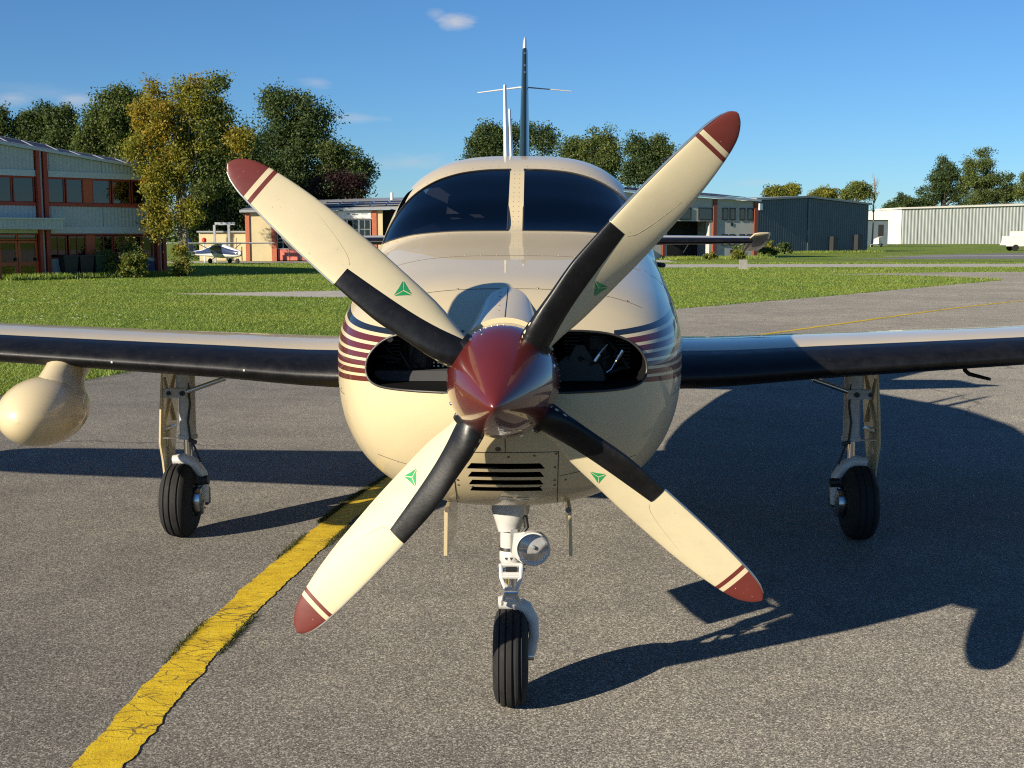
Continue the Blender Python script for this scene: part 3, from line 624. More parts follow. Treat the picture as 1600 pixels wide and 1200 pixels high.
Fs.box('floodlight', .2, .65, 4.3, 4.95, .05, .30, 'white_gloss', S)
for a, h in ((12.6, 1.7), (17.2, 1.9)):
    mb = MB()
    Fs.quadbox(mb, a, a + .85, .05, h, .09, .6); o = fixn(mb.build('fuel_cabinet', 'bin_black')); tag(o, 'dark cabinet against the blue shed wall, ' + ('nearer the middle drainpipe' if a < 15 else 'nearest its far corner'), 'cabinet')

# --- white corrugated hall far right
Fw = Facade((82.96, 278.81), (.992, .124)); wz = lambda u: 7.95 + .030 * u
W = thing('white_hall', 'long pale corrugated metal hall at the far right edge of the airfield', 'hall', tuple(Fw.pt(0, 0)))
Fw.box('wall', .05, 60, 0, 0, -20, -.06, 'white_clad', W, zt=(wz(0) - .1, wz(60) - .1))
for k in range(15): Fw.ribbed('cladding_panel', k * 4, k * 4 + 3.96, .02, lambda u: wz(u) - .1, 0, 'white_clad', W, pitch=.8, dep=.10)
Fw2 = Facade(Fw.pt(-.02, 0, .25)[:2], (.40, -.92)); 
Fx = Facade((Fw.pt(-4.15, 0, -4.0))[:2], tuple((Fw.pt(0, 0, .1) - Fw.pt(-4.15, 0, -4.0)).normalized())[:2]); LX = (Fw.pt(0, 0, .1) - Fw.pt(-4.15, 0, -4.0)).length
Fx.box('gable_wall', 0, LX, 0, 0, -.3, 0, 'white_wall', W, zt=(7.55, 7.9))
Fx.ribbed('gable_cladding', 0, LX, .02, lambda u: 7.5 + .06 * u, .02, 'white_wall', W, pitch=1.0, dep=.08)
V = [Fw.pt(-.3, wz(0) - .08, .5), Fw.pt(60, wz(60) - .08, .5), Fw.pt(60, wz(60) + .5, -20), Fw.pt(-4.6, wz(0) - .35, -4.2)]; q = [v + Vector((0, 0, .35)) for v in V]
fixn(mk('roof', V + q, [(3, 2, 1, 0), (4, 5, 6, 7), (0, 1, 5, 4), (1, 2, 6, 5), (2, 3, 7, 6), (3, 0, 4, 7)], 'white_wall', W))
# low building between shed and hall
L_ = thing('low_annex', 'low dark annex with a bright white fascia between the blue shed and the pale hall', 'annex', (66, 240, 0))
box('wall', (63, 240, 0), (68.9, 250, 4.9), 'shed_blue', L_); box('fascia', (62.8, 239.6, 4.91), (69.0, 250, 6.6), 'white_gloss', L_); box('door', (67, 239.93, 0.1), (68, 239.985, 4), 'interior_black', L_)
# covered trailer on the grass beside it
tr = thing('covered_trailer', 'small pale covered trailer on the grass beside the pale hall', 'trailer', (56.2, 200, 0))
V = [(54.95, 199.3, .5), (55.75, 198.9, .5), (56.7, 199.8, .5), (55.9, 200.3, .5), (55.0, 199.3, 1.3), (55.7, 199.0, 1.5), (56.7, 199.8, 1.75), (55.95, 200.25, 1.65)]
fixn(mk('body', V, [(0, 1, 2, 3), (7, 6, 5, 4), (4, 5, 1, 0), (5, 6, 2, 1), (6, 7, 3, 2), (7, 4, 0, 3)], 'white_wall', tr)); MB().lathe([(-.08, 0), (-.08, .28), (.08, .28), (.08, 0)], (56.2, 199.25, .28), (.7, -.7, 0), 18).build('wheel', 'wire_black', tr); tube('drawbar', [(54.95, 199.3, .5), (54.4, 199.1, .35)], .05, 'gear_grey', tr, 6); tube('stand', [(54.45, 199.1, .4), (54.45, 199.1, .0)], .04, 'gear_grey', tr, 6)
# white pickup at the right edge
tk = thing('pickup_truck', 'white pickup truck parked at the right edge on the far tarmac', 'pickup truck', (57.5, 146, 0))
yk = 146
def side(poly, name, m, y0=yk - .95, dy=1.9): return fixn(MB().prism([(x, y0, z) for x, z in poly], (0, dy, 0)).build(name, m, tk))
side([(55.6, .55), (55.55, .75), (55.7, 1.05), (55.75, 1.75), (58.2, 1.75), (58.2, .55)], 'cargo_bed', 'truck_white'); side([(58.203, .5), (58.203, 1.72), (58.6, 2.35), (59.9, 2.35), (60.5, 1.7), (61.4, 1.5), (61.5, .5)], 'cab', 'truck_white')
side([(56.6, 1.76), (56.6, 2.3), (58.1, 2.3), (58.1, 1.76)], 'toolbox', 'truck_white', yk - .8, 1.5); side([(58.75, 1.78), (58.95, 2.2), (59.8, 2.2), (60.15, 1.78)], 'side_window', 'window_glass', yk - .97, .015)
for x in (56.7, 60.4):
    for s in (-1, 1): MB().lathe([(-.12, 0), (-.12, .24), (-.12, .38), (.12, .38), (.12, 0)], (x, yk + s * .85, .38), (0, 1, 0), 20).build('wheel', 'tyre_rubber', tk)
side([(55.5, .60), (55.5, .72), (55.56, .72), (55.56, .60)], 'bumper', 'alu_frame')
# stone marker by the far path
mkr = MB(); mkr.prism([(10.55, 62.45, -.004), (10.95, 62.45, -.004), (10.93, 62.45, .50), (10.57, 62.45, .50)], (0, .3, 0)); tag(fixn(mkr.build('marker_block', 'concrete')), 'short grey concrete marker block in the grass beside the far path', 'marker')

# --- high-wing airplane parked in front of the cream shed
C_ = thing('parked_airplane', 'white and blue high-wing light airplane parked on the grass before the hangar', 'airplane', (-19.2, 73.7, 0))
cs = [(-22.6, .62, .06, .12), (-21.4, .66, .16, .20), (-20.3, .78, .30, .40), (-19.5, .80, .33, .46), (-18.8, .72, .31, .34), (-18.2, .66, .27, .26), (-17.75, .64, .16, .17), (-17.65, .64, .05, .05)]
V = []; F = []; I = []; n = 16
for x, z, w_, h in cs:
    for j in range(n):
        a = 2 * math.pi * j / n; V.append((x, 73.7 + w_ * math.sin(a), z + h * math.cos(a)))
for k in range(len(cs) - 1):
    for j in range(n):
        F.append((k * n + j, k * n + (j + 1) % n, (k + 1) * n + (j + 1) % n, (k + 1) * n + j)); I.append(1 if j in (3, 4, 11, 12, 2, 13) and k < 6 else 0)
F += [tuple(range(n)), tuple((len(cs) - 1) * n + j for j in range(n))]; I += [0, 0]
cf = fixn(mk('fuselage', V, F, ['cessna_white', 'cessna_blue'], C_, True, I))
MB().prism([(-20.3, 73.37, .98), (-19.35, 73.37, .98), (-19.1, 73.37, .82), (-20.5, 73.37, .82)], (0, .66, 0)).build('cabin_window', 'window_glass', C_)
fixn(MB().prism([(-20.45, 69.6, 1.20), (-19.45, 69.6, 1.22), (-19.35, 69.6, 1.27), (-19.6, 69.6, 1.31), (-20.45, 69.6, 1.24)], (0, 8.2, 0)).build('wing', 'cessna_white', C_))
MB().prism([(-22.9, 73.65, .75), (-22.2, 73.65, .80), (-22.75, 73.65, 1.55), (-23.05, 73.65, 1.55)], (0, .08, 0)).build('tail_fin', 'cessna_blue', C_)
fixn(MB().prism([(-22.85, 72.6, .68), (-22.2, 72.6, .68), (-22.2, 72.6, .73), (-22.85, 72.6, .73)], (0, 2.2, 0)).build('tailplane', 'cessna_white', C_))
for s in (-1, 1): tube('wing_strut', [(-19.4, 73.7 + s * .3, .55), (-19.7, 73.7 + s * 1.6, 1.22)], .025, 'cessna_white', C_, 6)
for x, y in ((-19.75, 72.95), (-19.75, 74.45), (-18.05, 73.7)):
    wl_ = MB().lathe([(-.06, 0), (-.06, .14), (-.03, .17), (.03, .17), (.06, .14), (.06, 0)], (x, y, .17), (0, 1, 0), 18).build('wheel', 'tyre_rubber', C_, True); tube('leg', [(x, y, .17), (x + .05, 73.7 + (y - 73.7) * .3, .52)], .03, 'cessna_white', C_, 6)
tube('propeller', [(-17.6, 73.7, .22), (-17.6, 73.7, 1.06)], [.03, .03], 'bin_black', C_, 6)
C_.rotation_euler = (0, 0, rad(-38)); C_.location = (-19.0, 75.2, 0)
# gantry frame, red beacon and white car behind it
ga = thing('lifting_gantry', 'pale steel gantry frame standing behind the parked high-wing airplane', 'gantry', (-20.6, 80, 0))
for x in (-20.9, -19.95): box('post', (x - .07, 79.93, 0), (x + .07, 80.07, 2.42), 'alu_frame', ga)
box('beam', (-20.85, 79.92, 2.42), (-19.55, 80.08, 2.60), 'alu_frame', ga)
bc = thing('red_beacon', 'red beacon head on a short post behind the parked airplane', 'beacon', (-21.6, 80, 0)); tube('post', [(-21.6, 80, 0), (-21.6, 80, 1.3)], .05, 'white_gloss', bc, 8); MB().lathe([(0, .10), (.03, .15), (.2, .15), (.28, .08), (.30, 0)], (-21.6, 80, 1.3), (0, 0, 1), 14).build('lamp_head', 'signal_red', bc, True)

# ------------------------------------------------------------------ trees and shrubs
def leaf_mesh(name, pts, size, mats, idx, parent, flat=.0):
    n = len(pts); a = RNG.normal(size=(n, 3)); a /= np.linalg.norm(a, axis=1)[:, None]; b = RNG.normal(size=(n, 3)); b -= a * (a * b).sum(1)[:, None]; b /= np.linalg.norm(b, axis=1)[:, None]
    s = size * RNG.uniform(.55, 1.35, n)[:, None]
    V = np.stack([pts - a * s, pts + b * s * .55, pts + a * s, pts - b * s * .55], 1).reshape(-1, 3)
    me = bpy.data.meshes.new(name); me.vertices.add(4 * n); me.vertices.foreach_set('co', V.ravel()); me.loops.add(4 * n); me.loops.foreach_set('vertex_index', np.arange(4 * n, dtype=np.int32))
    me.polygons.add(n); me.polygons.foreach_set('loop_start', np.arange(0, 4 * n, 4, dtype=np.int32)); me.polygons.foreach_set('loop_total', np.full(n, 4, dtype=np.int32))
    for m in mats: me.materials.append(M(m))
    me.polygons.foreach_set('material_index', np.asarray(idx, dtype=np.int32)); me.update(); me.validate()
    o = bpy.data.objects.new(name, me); COL.objects.link(o)
    if parent is not None: attach(o, parent)
    return o
def crown_points(lobes, n, cr):
    """lobes (x,y,z,rx,ry,rz,mat): leaves gathered in clumps spread through each lobe, more towards its skin"""
    full = []
    for l in lobes:
        full.append((*l[:3], l[3] * .80, l[4] * .80, l[5] * .80, l[6]))
        for _ in range(6):
            d = RNG.normal(size=3); d[2] = abs(d[2]) * 1.1 - .25; d /= np.linalg.norm(d); r = RNG.uniform(.70, 1.0); f = RNG.uniform(.22, .42)
            full.append((l[0] + d[0] * l[3] * r, l[1] + d[1] * l[4] * r, l[2] + d[2] * l[5] * r, l[3] * f, l[4] * f, l[5] * f * RNG.uniform(.8, 1.5), l[6]))
    lobes = full
    vol = np.array([l[3] * l[4] * l[5] for l in lobes])**.72; vol = vol / vol.sum(); P = []; I = []; C = []
    for l, v in zip(lobes, vol):
        m = max(30, int(n * v)); k = max(4, int(m / 60))
        d = RNG.normal(size=(k, 3)); d /= np.linalg.norm(d, axis=1)[:, None]; r = RNG.uniform(.05, 1.0, k)**.5
        c = d * r[:, None] * np.array(l[3:6]) * (1 + RNG.normal(0, .10, k))[:, None] + np.array(l[:3]); C += list(c)
        w = RNG.integers(0, k, m); sc_ = cr * RNG.uniform(.55, 1.3, k)
        q_ = RNG.normal(size=(m, 3)); q_ /= np.linalg.norm(q_, axis=1)[:, None]; q_ *= (RNG.uniform(0, 1, m)**.5)[:, None] * 1.9; P.append(c[w] + q_ * sc_[w][:, None] * np.array([1, 1, .72])); I.append(np.array([l[6]] * m) if RNG.random() < 2 else 0)
        # a share of clumps takes the neighbouring leaf colour
        alt = (RNG.random(k) < .22)[w]; I[-1] = np.where(alt, (I[-1] + 1) % 2, I[-1])
    return np.concatenate(P), np.concatenate(I), C
def tree(name, label, x, y, lobes, trunk_r, mats, n, leaf, cr, bark='bark_dark', group=None, stems=1, cat='tree', limbs=10, base_z=0.0, fork=None):
    t = thing(name, label, cat, (x, y, base_z), group)
    L = [(x + l[0], y + l[1], l[2], l[3], l[4], l[5], l[6]) for l in lobes]
    P, I, C = crown_points(L, int(n * 2.5), cr); P[:, 2] = np.maximum(P[:, 2], .1)
    leaf_mesh('crown', P, leaf * .62, mats, I, t)
    top = max(l[2] for l in lobes); zf = fork if fork else min(l[2] - l[5] * .6 for l in lobes)
    zf = max(zf, .4); mb = MB()
    for s in range(stems):
        ox = (s - (stems - 1) / 2) * trunk_r * 2.2; bend = random.uniform(-.25, .25) * trunk_r * 3
        mb.tube([(x + ox, y, base_z - .1), (x + ox + bend * .4, y, base_z + zf * .5), (x + ox * 1.6 + bend, y, base_z + zf), (x + ox * 2.4 + bend * 1.6, y + .1, zf + (top - zf) * .6), (x + ox * 2.6 + bend * 2, y, top)], [trunk_r * 1.25, trunk_r, trunk_r * .85, trunk_r * .45, trunk_r * .12], 9)
    tk_ = mb.build('trunk', bark, t, True)
    mb = MB(); random.shuffle(C)
    for c in C[:limbs]:
        z0 = zf + (min(c[2], top) - zf) * random.uniform(0.0, .45); z0 = max(z0, .3); s = random.choice([-.5, .5]) if stems > 1 else 0
        p0 = Vector((x + s * trunk_r * 2, y, z0)); p1 = Vector(c); mid = p0.lerp(p1, .5) + Vector((random.uniform(-.1, .1), random.uniform(-.1, .1), .12)) * (p1 - p0).length
        mb.tube([p0, mid, p1], [trunk_r * .42, trunk_r * .25, trunk_r * .06], 6)
    mb.build('limb', bark, t, True)
    return t
def X(px, y): return (px - 835) * y / 1900 + .089
def Z(py, y): return 1.655 + (370 - py) * y / 1900 * .975
def blob(pxc, pyc, wpx, hpx, y, mat=0, base=None, dep=.8):
    s = y / 1900; return (X(pxc, y) - base, random.uniform(-.3, .3), Z(pyc, y), wpx * s, wpx * s * dep, hpx * s, mat)
GRP = 'trees behind the clad building'
def T(name, label, y, trunk_px, blobs, mats, n, leaf, cr, tr=.22, **k):
    xb = X(trunk_px, y); return tree(name, label, xb, y, [blob(*b[:4], y, b[4] if len(b) > 4 else 0, xb) for b in blobs], tr, mats, n, leaf, cr, **k)
# big autumn tree by the clad building
T('autumn_tree', 'tall tree turning gold and yellow beside the clad building with pale bare stems below', 51, 288,
  [(255, 190, 40, 54, 0), (298, 175, 36, 44, 1), (240, 238, 32, 42, 1), (285, 240, 44, 52, 1), (345, 168, 24, 42, 2), (348, 222, 34, 54, 2), (258, 292, 36, 34, 1), (325, 280, 36, 40, 2), (250, 345, 24, 32, 1), (382, 225, 18, 28, 0), (300, 335, 20, 26, 1), (283, 398, 10, 16, 1), (322, 132, 8, 16, 0), (245, 143, 9, 20, 0), (355, 130, 8, 14, 2)],
  ['leaf_gold', 'leaf_yellowgreen', 'leaf_mid'], 27000, .092, .24, .085, bark='bark_pale', stems=2, limbs=26, fork=2.2)
D2 = ['leaf_dark', 'leaf_mid']; M2 = ['leaf_mid', 'leaf_light']
T('dark_tree', 'broad dark green tree behind the hangar and the pale propeller blade', 96, 470, [(450, 200, 44, 48), (420, 250, 34, 50), (490, 215, 40, 50), (530, 255, 38, 44, 1), (455, 280, 60, 45), (555, 285, 32, 34), (500, 300, 60, 30), (440, 165, 22, 22, 1), (475, 160, 14, 16, 1), (570, 270, 16, 20)], D2, 30000, .16, .55, .4, limbs=16)
T('copper_tree', 'small dark purple-leaved tree peeping over the cream hangar roof', 92, 535, [(530, 290, 34, 22), (500, 300, 22, 18), (555, 300, 18, 16)], ['leaf_purple', 'leaf_dark'], 5000, .15, .4, .2)
T('shade_tree', 'dense dark tree filling the gap between the autumn tree and the hangar', 88, 355, [(345, 330, 34, 60), (370, 300, 30, 60), (320, 340, 30, 50), (385, 340, 24, 40), (350, 250, 36, 50), (385, 250, 28, 50), (330, 385, 40, 20)], ['leaf_dark', 'leaf_dark'], 20000, .17, .6, .3)
T('slim_tree', 'slim dark conifer-like tree at the left edge behind the solar roof', 78, 10, [(10, 180, 6, 14), (10, 200, 11, 18), (10, 225, 15, 18), (-18, 205, 12, 30)], D2, 4500, .13, .30, .16, group=GRP)
T('round_tree', 'dark tree behind the solar roof, second from the left edge', 79, 68, [(62, 200, 26, 28), (75, 185, 16, 20), (50, 215, 22, 24), (85, 215, 24, 26)], D2, 9000, .14, .38, .25, group=GRP)
T('pointed_tree', 'narrow dark tree behind the solar roof beside the tall grey-green one', 77, 112, [(105, 195, 18, 26), (118, 215, 16, 26), (100, 225, 20, 20), (112, 178, 8, 14)], D2, 7000, .13, .32, .2, group=GRP)
T('tall_tree', 'tall grey-green tree behind the roof just beside the golden tree', 74, 185, [(180, 185, 32, 34), (165, 215, 30, 34), (200, 215, 34, 44, 1), (215, 165, 20, 26), (150, 235, 22, 28), (195, 155, 14, 18)], M2, 14000, .13, .36, .26, group=GRP)
GR2 = 'trees behind the airplane cabin'
T('cabin_tree', 'dark tree rising behind the cabin roof, under the mast antennas', 125, 790, [(775, 222, 38, 28), (760, 240, 34, 26), (810, 215, 26, 24), (845, 225, 26, 24), (790, 260, 66, 34), (735, 252, 14, 12)], D2, 14000, .19, .55, .35, group=GR2)
T('tail_tree', 'mid green tree to the right of the tail fin behind the cabin roof', 122, 920, [(905, 240, 26, 24, 1), (935, 225, 24, 20, 1), (955, 255, 22, 26, 1), (885, 245, 18, 18), (925, 275, 46, 24)], M2, 11000, .18, .5, .3, group=GR2)
T('blade_tree', 'dark slender tree directly behind the upright propeller blade', 118, 1005, [(993, 235, 16, 26), (1005, 265, 26, 28), (1028, 240, 20, 26, 1), (985, 275, 16, 22)], D2, 8000, .17, .45, .25, group=GR2)
GR3 = 'trees beyond the far sheds'
T('low_shed_tree', 'low olive tree top showing over the left end of the blue shed roof', 190, 1215, [(1213, 302, 22, 13), (1228, 300, 12, 10), (1195, 303, 10, 9)], ['leaf_yellowgreen', 'leaf_mid'], 3500, .24, .5, .3, group=GR3)
T('mid_shed_tree', 'small yellowish tree top over the middle of the blue shed roof', 195, 1280, [(1280, 305, 16, 11), (1268, 308, 10, 8), (1295, 306, 8, 8)], ['leaf_yellowgreen', 'leaf_light'], 2500, .24, .5, .3, group=GR3)
T('pale_shed_tree', 'pale green airy tree over the far corner of the blue shed', 200, 1332, [(1330, 297, 18, 14), (1345, 305, 10, 10), (1318, 308, 10, 10)], ['leaf_light', 'leaf_yellowgreen'], 3200, .24, .5, .3, group=GR3)
T('hall_corner_tree', 'rounded dark tree peeping over the near corner of the pale hall', 320, 1405, [(1405, 318, 20, 12), (1385, 325, 14, 8), (1425, 322, 12, 9)], D2, 3500, .34, .7, .4, group=GR3)
T('hall_tree', 'tall dark tree behind the pale hall, left of the greyish one', 330, 1465, [(1462, 275, 22, 22, 0), (1450, 300, 22, 24, 0), (1480, 298, 24, 28, 0), (1460, 258, 10, 12, 1), (1440, 320, 14, 14)], D2, 9000, .36, .9, .7, group=GR3)
T('willow_tree', 'pale grey-green tall tree behind the pale hall', 325, 1522, [(1520, 260, 24, 18, 1), (1510, 285, 26, 26, 1), (1540, 290, 26, 26, 0), (1520, 240, 12, 8, 1), (1525, 312, 46, 18, 0), (1560, 305, 22, 22, 0)], M2, 11000, .36, .9, .7, group=GR3)
T('edge_tree', 'yellow-green tree at the right picture edge behind the pale hall', 315, 1602, [(1600, 285, 20, 24), (1590, 300, 14, 22), (1615, 295, 20, 26)], ['leaf_light', 'leaf_yellowgreen'], 5000, .34, .8, .6, group=GR3)
# bare tree
bt = thing('bare_tree', 'thin leafless tree between the blue shed and the pale hall', 'tree', (X(1356, 205), 205, 0)); mb = MB(); bx = X(1356, 205)
mb.tube([(bx, 205, 0), (bx + .1, 205, 5), (bx, 205, Z(280, 205))], [.16, .10, .02], 6)
for k in range(34):
    z = random.uniform(5.2, 10.5); a = random.uniform(-1, 1); l_ = random.uniform(.6, 1.5); mb.tube([(bx + .05, 205, z), (bx + a * .5 * l_, 205 + random.uniform(-.5, .5), z + l_ * .9), (bx + a * .7 * l_, 205, z + l_ * 1.7)], [.05, .03, .01], 4)
mb.build('trunk', 'bark_pale', bt)
# far wood on the horizon
mbP = []; 
for k in range(260):
    a = RNG.uniform(-.62, .62); d = RNG.uniform(420, 520); h = RNG.uniform(7, 12.5); w = RNG.uniform(5, 9); m = 90
    q = RNG.normal(size=(m, 3)); q /= np.linalg.norm(q, axis=1)[:, None]; mbP.append(q * np.array([w, w, h * .5]) * RNG.uniform(.5, 1.0, m)[:, None] + np.array([math.sin(a) * d, math.cos(a) * d, h * .5]))
Pw = np.concatenate(mbP); Pw[:, 2] = np.abs(Pw[:, 2])
o = leaf_mesh('far_wood', Pw, 1.1, ['leaf_dark'], np.zeros(len(Pw)), None); tag(o, 'far dark wood along the horizon', 'wood', kind='stuff')
# shrubs against the clad building and weeds at the far sheds
def shrub(label, px, y, w, h, n, mats, leaf=.055, grp='shrubs by the clad building', name='shrub', zb=0):
    x = X(px, y); t = thing(name, label, 'shrub', (x, y, 0), grp)
    P, I, C = crown_points([(x, y, h * .5, w, w * .7, h * .5, 0), (x - w * .5, y, h * .35, w * .5, w * .5, h * .35, 1), (x + w * .5, y, h * .32, w * .5, w * .5, h * .32, 0)], n, h * .13)
    P[:, 2] = np.abs(P[:, 2]); leaf_mesh('foliage', P, leaf, mats, I, t)
    mb = MB()
    for c in C[:9]: mb.tube([(x + random.uniform(-.08, .08), y, -.05), (c[0], c[1], c[2])], [.018, .006], 5)
    mb.build('stem', 'bark_dark', t)
LS = ['leaf_light', 'leaf_yellowgreen']
shrub('tall pale shrub directly in front of the green bin', 158, 49.6, .42, 1.15, 2600, LS); shrub('low shrub between the tall pale shrub and the bushiest one', 180, 49.4, .34, .78, 1800, LS)
shrub('bushiest shrub in front of the blue tarpaulin', 208, 49.4, .62, 1.05, 3600, ['leaf_light', 'leaf_yellowgreen']); shrub('thin tall shrub reaching the window behind the bushiest one', 205, 50.2, .45, 1.75, 1300, LS)
shrub('leafy suckers round the foot of the autumn tree', 283, 50.6, .40, .75, 1500, ['leaf_yellowgreen', 'leaf_mid'])
shrub('weedy clump at the foot of the grey hangar wall by its pillar', 1150, 88, .55, .95, 900, ['leaf_light', 'leaf_yellowgreen'], .09, 'weeds at the far sheds'); shrub('dry weeds in front of the open black doorway', 1105, 88, .5, .6, 600, ['leaf_yellowgreen', 'leaf_light'], .08, 'weeds at the far sheds')
shrub('weeds at the corner between the grey hangar and the blue shed', 1198, 108, .8, 1.2, 1200, ['leaf_yellowgreen', 'leaf_mid'], .10, 'weeds at the far sheds'); shrub('dark bush against the blue shed wall near its corner', 1222, 118, .7, 1.1, 900, D2, .10, 'weeds at the far sheds')
# taller unmown grass along the foot of the buildings
Pg = []
for px, y0 in [(p, 47.2) for p in range(-10, 270, 1)]:
    u = (px / 265) * 7.2
    for _ in range(14):
        q = Fb.pt(u + random.uniform(-.05, .05), 0, random.uniform(.75, 1.6)); Pg.append((q.x, q.y))
for k in range(2600):
    u = random.uniform(-1, 11); q = Fg.pt(u, 0, random.uniform(.1, 2.2)); Pg.append((q.x, q.y))
for k in range(2600):
    u = random.uniform(-1, 21); q = Fs.pt(u, 0, random.uniform(.1, 1.8)); Pg.append((q.x, q.y))
Pg = np.array(Pg); blades('tall_grass', Pg, .22, .05, 'grass_blades', 'taller unmown grass along the building walls', lean=.35)

# ------------------------------------------------------------------ the airplane
plane = thing('airplane', 'cream single-engine airplane with four-bladed propeller and maroon spinner facing the camera', 'airplane', (0, 4.17, 0))
ST = np.array([
 # y     w     zt     zb     zm    nt   nb
 [3.66, .19, 1.335, 1.075, 1.235, 2.0, 2.0],
 [3.70, .29, 1.352, 1.005, 1.232, 2.1, 2.1],
 [3.76, .38, 1.375, .930, 1.230, 2.3, 2.2],
 [3.83, .455, 1.398, .855, 1.228, 2.45, 2.3],
 [3.91, .508, 1.425, .800, 1.226, 2.5, 2.4],
 [4.02, .552, 1.460, .755, 1.222, 2.6, 2.45],
 [4.20, .594, 1.503, .722, 1.218, 2.75, 2.5],
 [4.50, .634, 1.545, .695, 1.220, 2.95, 2.5],
 [5.00, .664, 1.604, .678, 1.255, 3.2, 2.5],
 [5.50, .680, 1.660, .670, 1.310, 3.4, 2.5],
 [5.62, .683, 1.677, .670, 1.320, 3.4, 2.5],
 [6.00, .690, 1.853, .670, 1.335, 3.4, 2.5],
 [6.35, .694, 2.000, .670, 1.345, 3.35, 2.5],
 [6.70, .695, 2.076, .672, 1.350, 3.3, 2.5],
 [7.20, .695, 2.118, .680, 1.360, 3.2, 2.4],
 [8.00, .665, 2.115, .695, 1.390, 2.9, 2.3],
 [9.00, .520, 2.010, .780, 1.420, 2.4, 2.2],
 [10.0, .350, 1.880, .950, 1.450, 2.2, 2.1],
 [11.0, .180, 1.770, 1.190, 1.500, 2.0, 2.0],
 [11.6, .050, 1.690, 1.500, 1.600, 2.0, 2.0]])
FN = [pchip(ST[:, 0], ST[:, k]) for k in range(1, 7)]
def section(y): return [float(f(y)) for f in FN]
YG = np.linspace(3.66, 8.2, 4000); SG = [f(YG) for f in FN]
def front_y(x, z):
    """first station (from the nose) whose section contains (x, z)"""
    w, zt, zb, zm, nt, nb = SG
    top = z >= zm
    q = np.where(top, np.abs(x / w)**nt + (np.clip(z - zm, 0, None) / (zt - zm))**nt, np.abs(x / w)**nb + (np.clip(zm - z, 0, None) / (zm - zb))**nb)
    i = np.argmax(q <= 1.0)
    if q[i] > 1: return 8.2
    if i == 0: return float(YG[0])
    f = (q[i - 1] - 1) / (q[i - 1] - q[i] + 1e-12); return float(YG[i - 1] + (YG[i] - YG[i - 1]) * f)
def top_z(x, y):
    w, zt, zb, zm, nt, nb = section(y); return zm + (zt - zm) * max(0, 1 - abs(x / w)**nt)**(1 / nt)
def bot_z(x, y):
    w, zt, zb, zm, nt, nb = section(y); return zm - (zm - zb) * max(0, 1 - abs(x / w)**nb)**(1 / nb)
def side_x(y, z):
    w, zt, zb, zm, nt, nb = section(y)
    return w * max(0, 1 - ((z - zm) / (zt - zm))**nt)**(1 / nt) if z >= zm else w * max(0, 1 - ((zm - z) / (zm - zb))**nb)**(1 / nb)
NA = 128
def ring(y, n=NA):
    w, zt, zb, zm, nt, nb = section(y); out = []
    for j in range(n):
        a = 2 * math.pi * j / n; c, s = math.cos(a), math.sin(a); e = nt if s >= 0 else nb
        # blend so that points spread evenly round a squarish section
        x = w * math.copysign(abs(c)**(2 / e), c); z = zm + (zt - zm if s >= 0 else zm - zb) * math.copysign(abs(s)**(2 / e), s)
        out.append((x, y, z))
    return out
ys = list(np.concatenate([np.linspace(3.66, 4.0, 18)[:-1], np.linspace(4.0, 5.0, 24)[:-1], np.linspace(5.0, 7.2, 56)[:-1], np.linspace(7.2, 11.6, 30)]))
V = []; F = []
for y in ys: V += ring(y)
for k in range(len(ys) - 1):
    for j in range(NA): j2 = (j + 1) % NA; F.append((k * NA + j, (k + 1) * NA + j, (k + 1) * NA + j2, k * NA + j2))
F.append(tuple(range(NA))); F.append(tuple((len(ys) - 1) * NA + j for j in range(NA - 1, -1, -1)))
fus = mk('fuselage', V, F, 'cream_paint_striped', None)
fixn(fus)
# openings: engine inlets, windshield, cabin, chin louvres, nose gear bay
INLET = [(.13, 1.185), (.27, 1.185), (.372, 1.187), (.414, 1.195), (.436, 1.212), (.444, 1.238), (.439, 1.272), (.417, 1.306), (.380, 1.334), (.320, 1.354), (.235, 1.364), (.13, 1.366)]
def smooth_loop(poly, n=4):
    pts = [np.array(p) for p in poly]; out = []
    N = len(pts)
    for k in range(N - 1):
        a, b, c, d = pts[max(k - 1, 0)], pts[k], pts[k + 1], pts[min(k + 2, N - 1)]
        for t in np.linspace(0, 1, n, endpoint=False): out.append(.5 * ((2 * b) + (-a + c) * t + (2 * a - 5 * b + 4 * c - d) * t * t + (-a + 3 * b - 3 * c + d) * t**3))
    return [tuple(p) for p in out] + [tuple(pts[-1])]
INLET_S = smooth_loop(INLET)
# windshield outline (half): lower edge and upper edge as z over x
LOW = pchip([.036, .25, .45, .58, .640], [1.682, 1.680, 1.666, 1.640, 1.622])
UPP = pchip([.036, .12, .25, .38, .48, .55, .60, .625, .640], [2.000, 1.998, 1.985, 1.950, 1.895, 1.830, 1.755, 1.690, 1.622])
XW = list(np.linspace(.036, .50, 18)[:-1]) + list(np.linspace(.50, .640, 16))
cutters = []
def cutter(poly_xz, y0, y1, mat):
    mb = MB().prism([(x, y0, z) for x, z in poly_xz], (0, y1 - y0, 0)); o = mb.build('cutter', mat); fixn(o); cutters.append(o); return o
for s in (-1, 1):
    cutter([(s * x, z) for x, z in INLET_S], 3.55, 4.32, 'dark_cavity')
    cutter([(s * x, float(LOW(x))) for x in XW] + [(s * x, float(UPP(x))) for x in XW[::-1][1:]], 5.2, 7.3, 'cabin_trim')
for k, (zc, hh) in enumerate(((.941, .0105), (.909, .0100), (.878, .0095), (.850, .0085))):
    cutter([(-.124 + .002 * k, zc - hh), (.124 - .002 * k, zc - hh), (.108, zc + hh), (-.108, zc + hh)], 3.55, 4.1, 'dark_cavity')
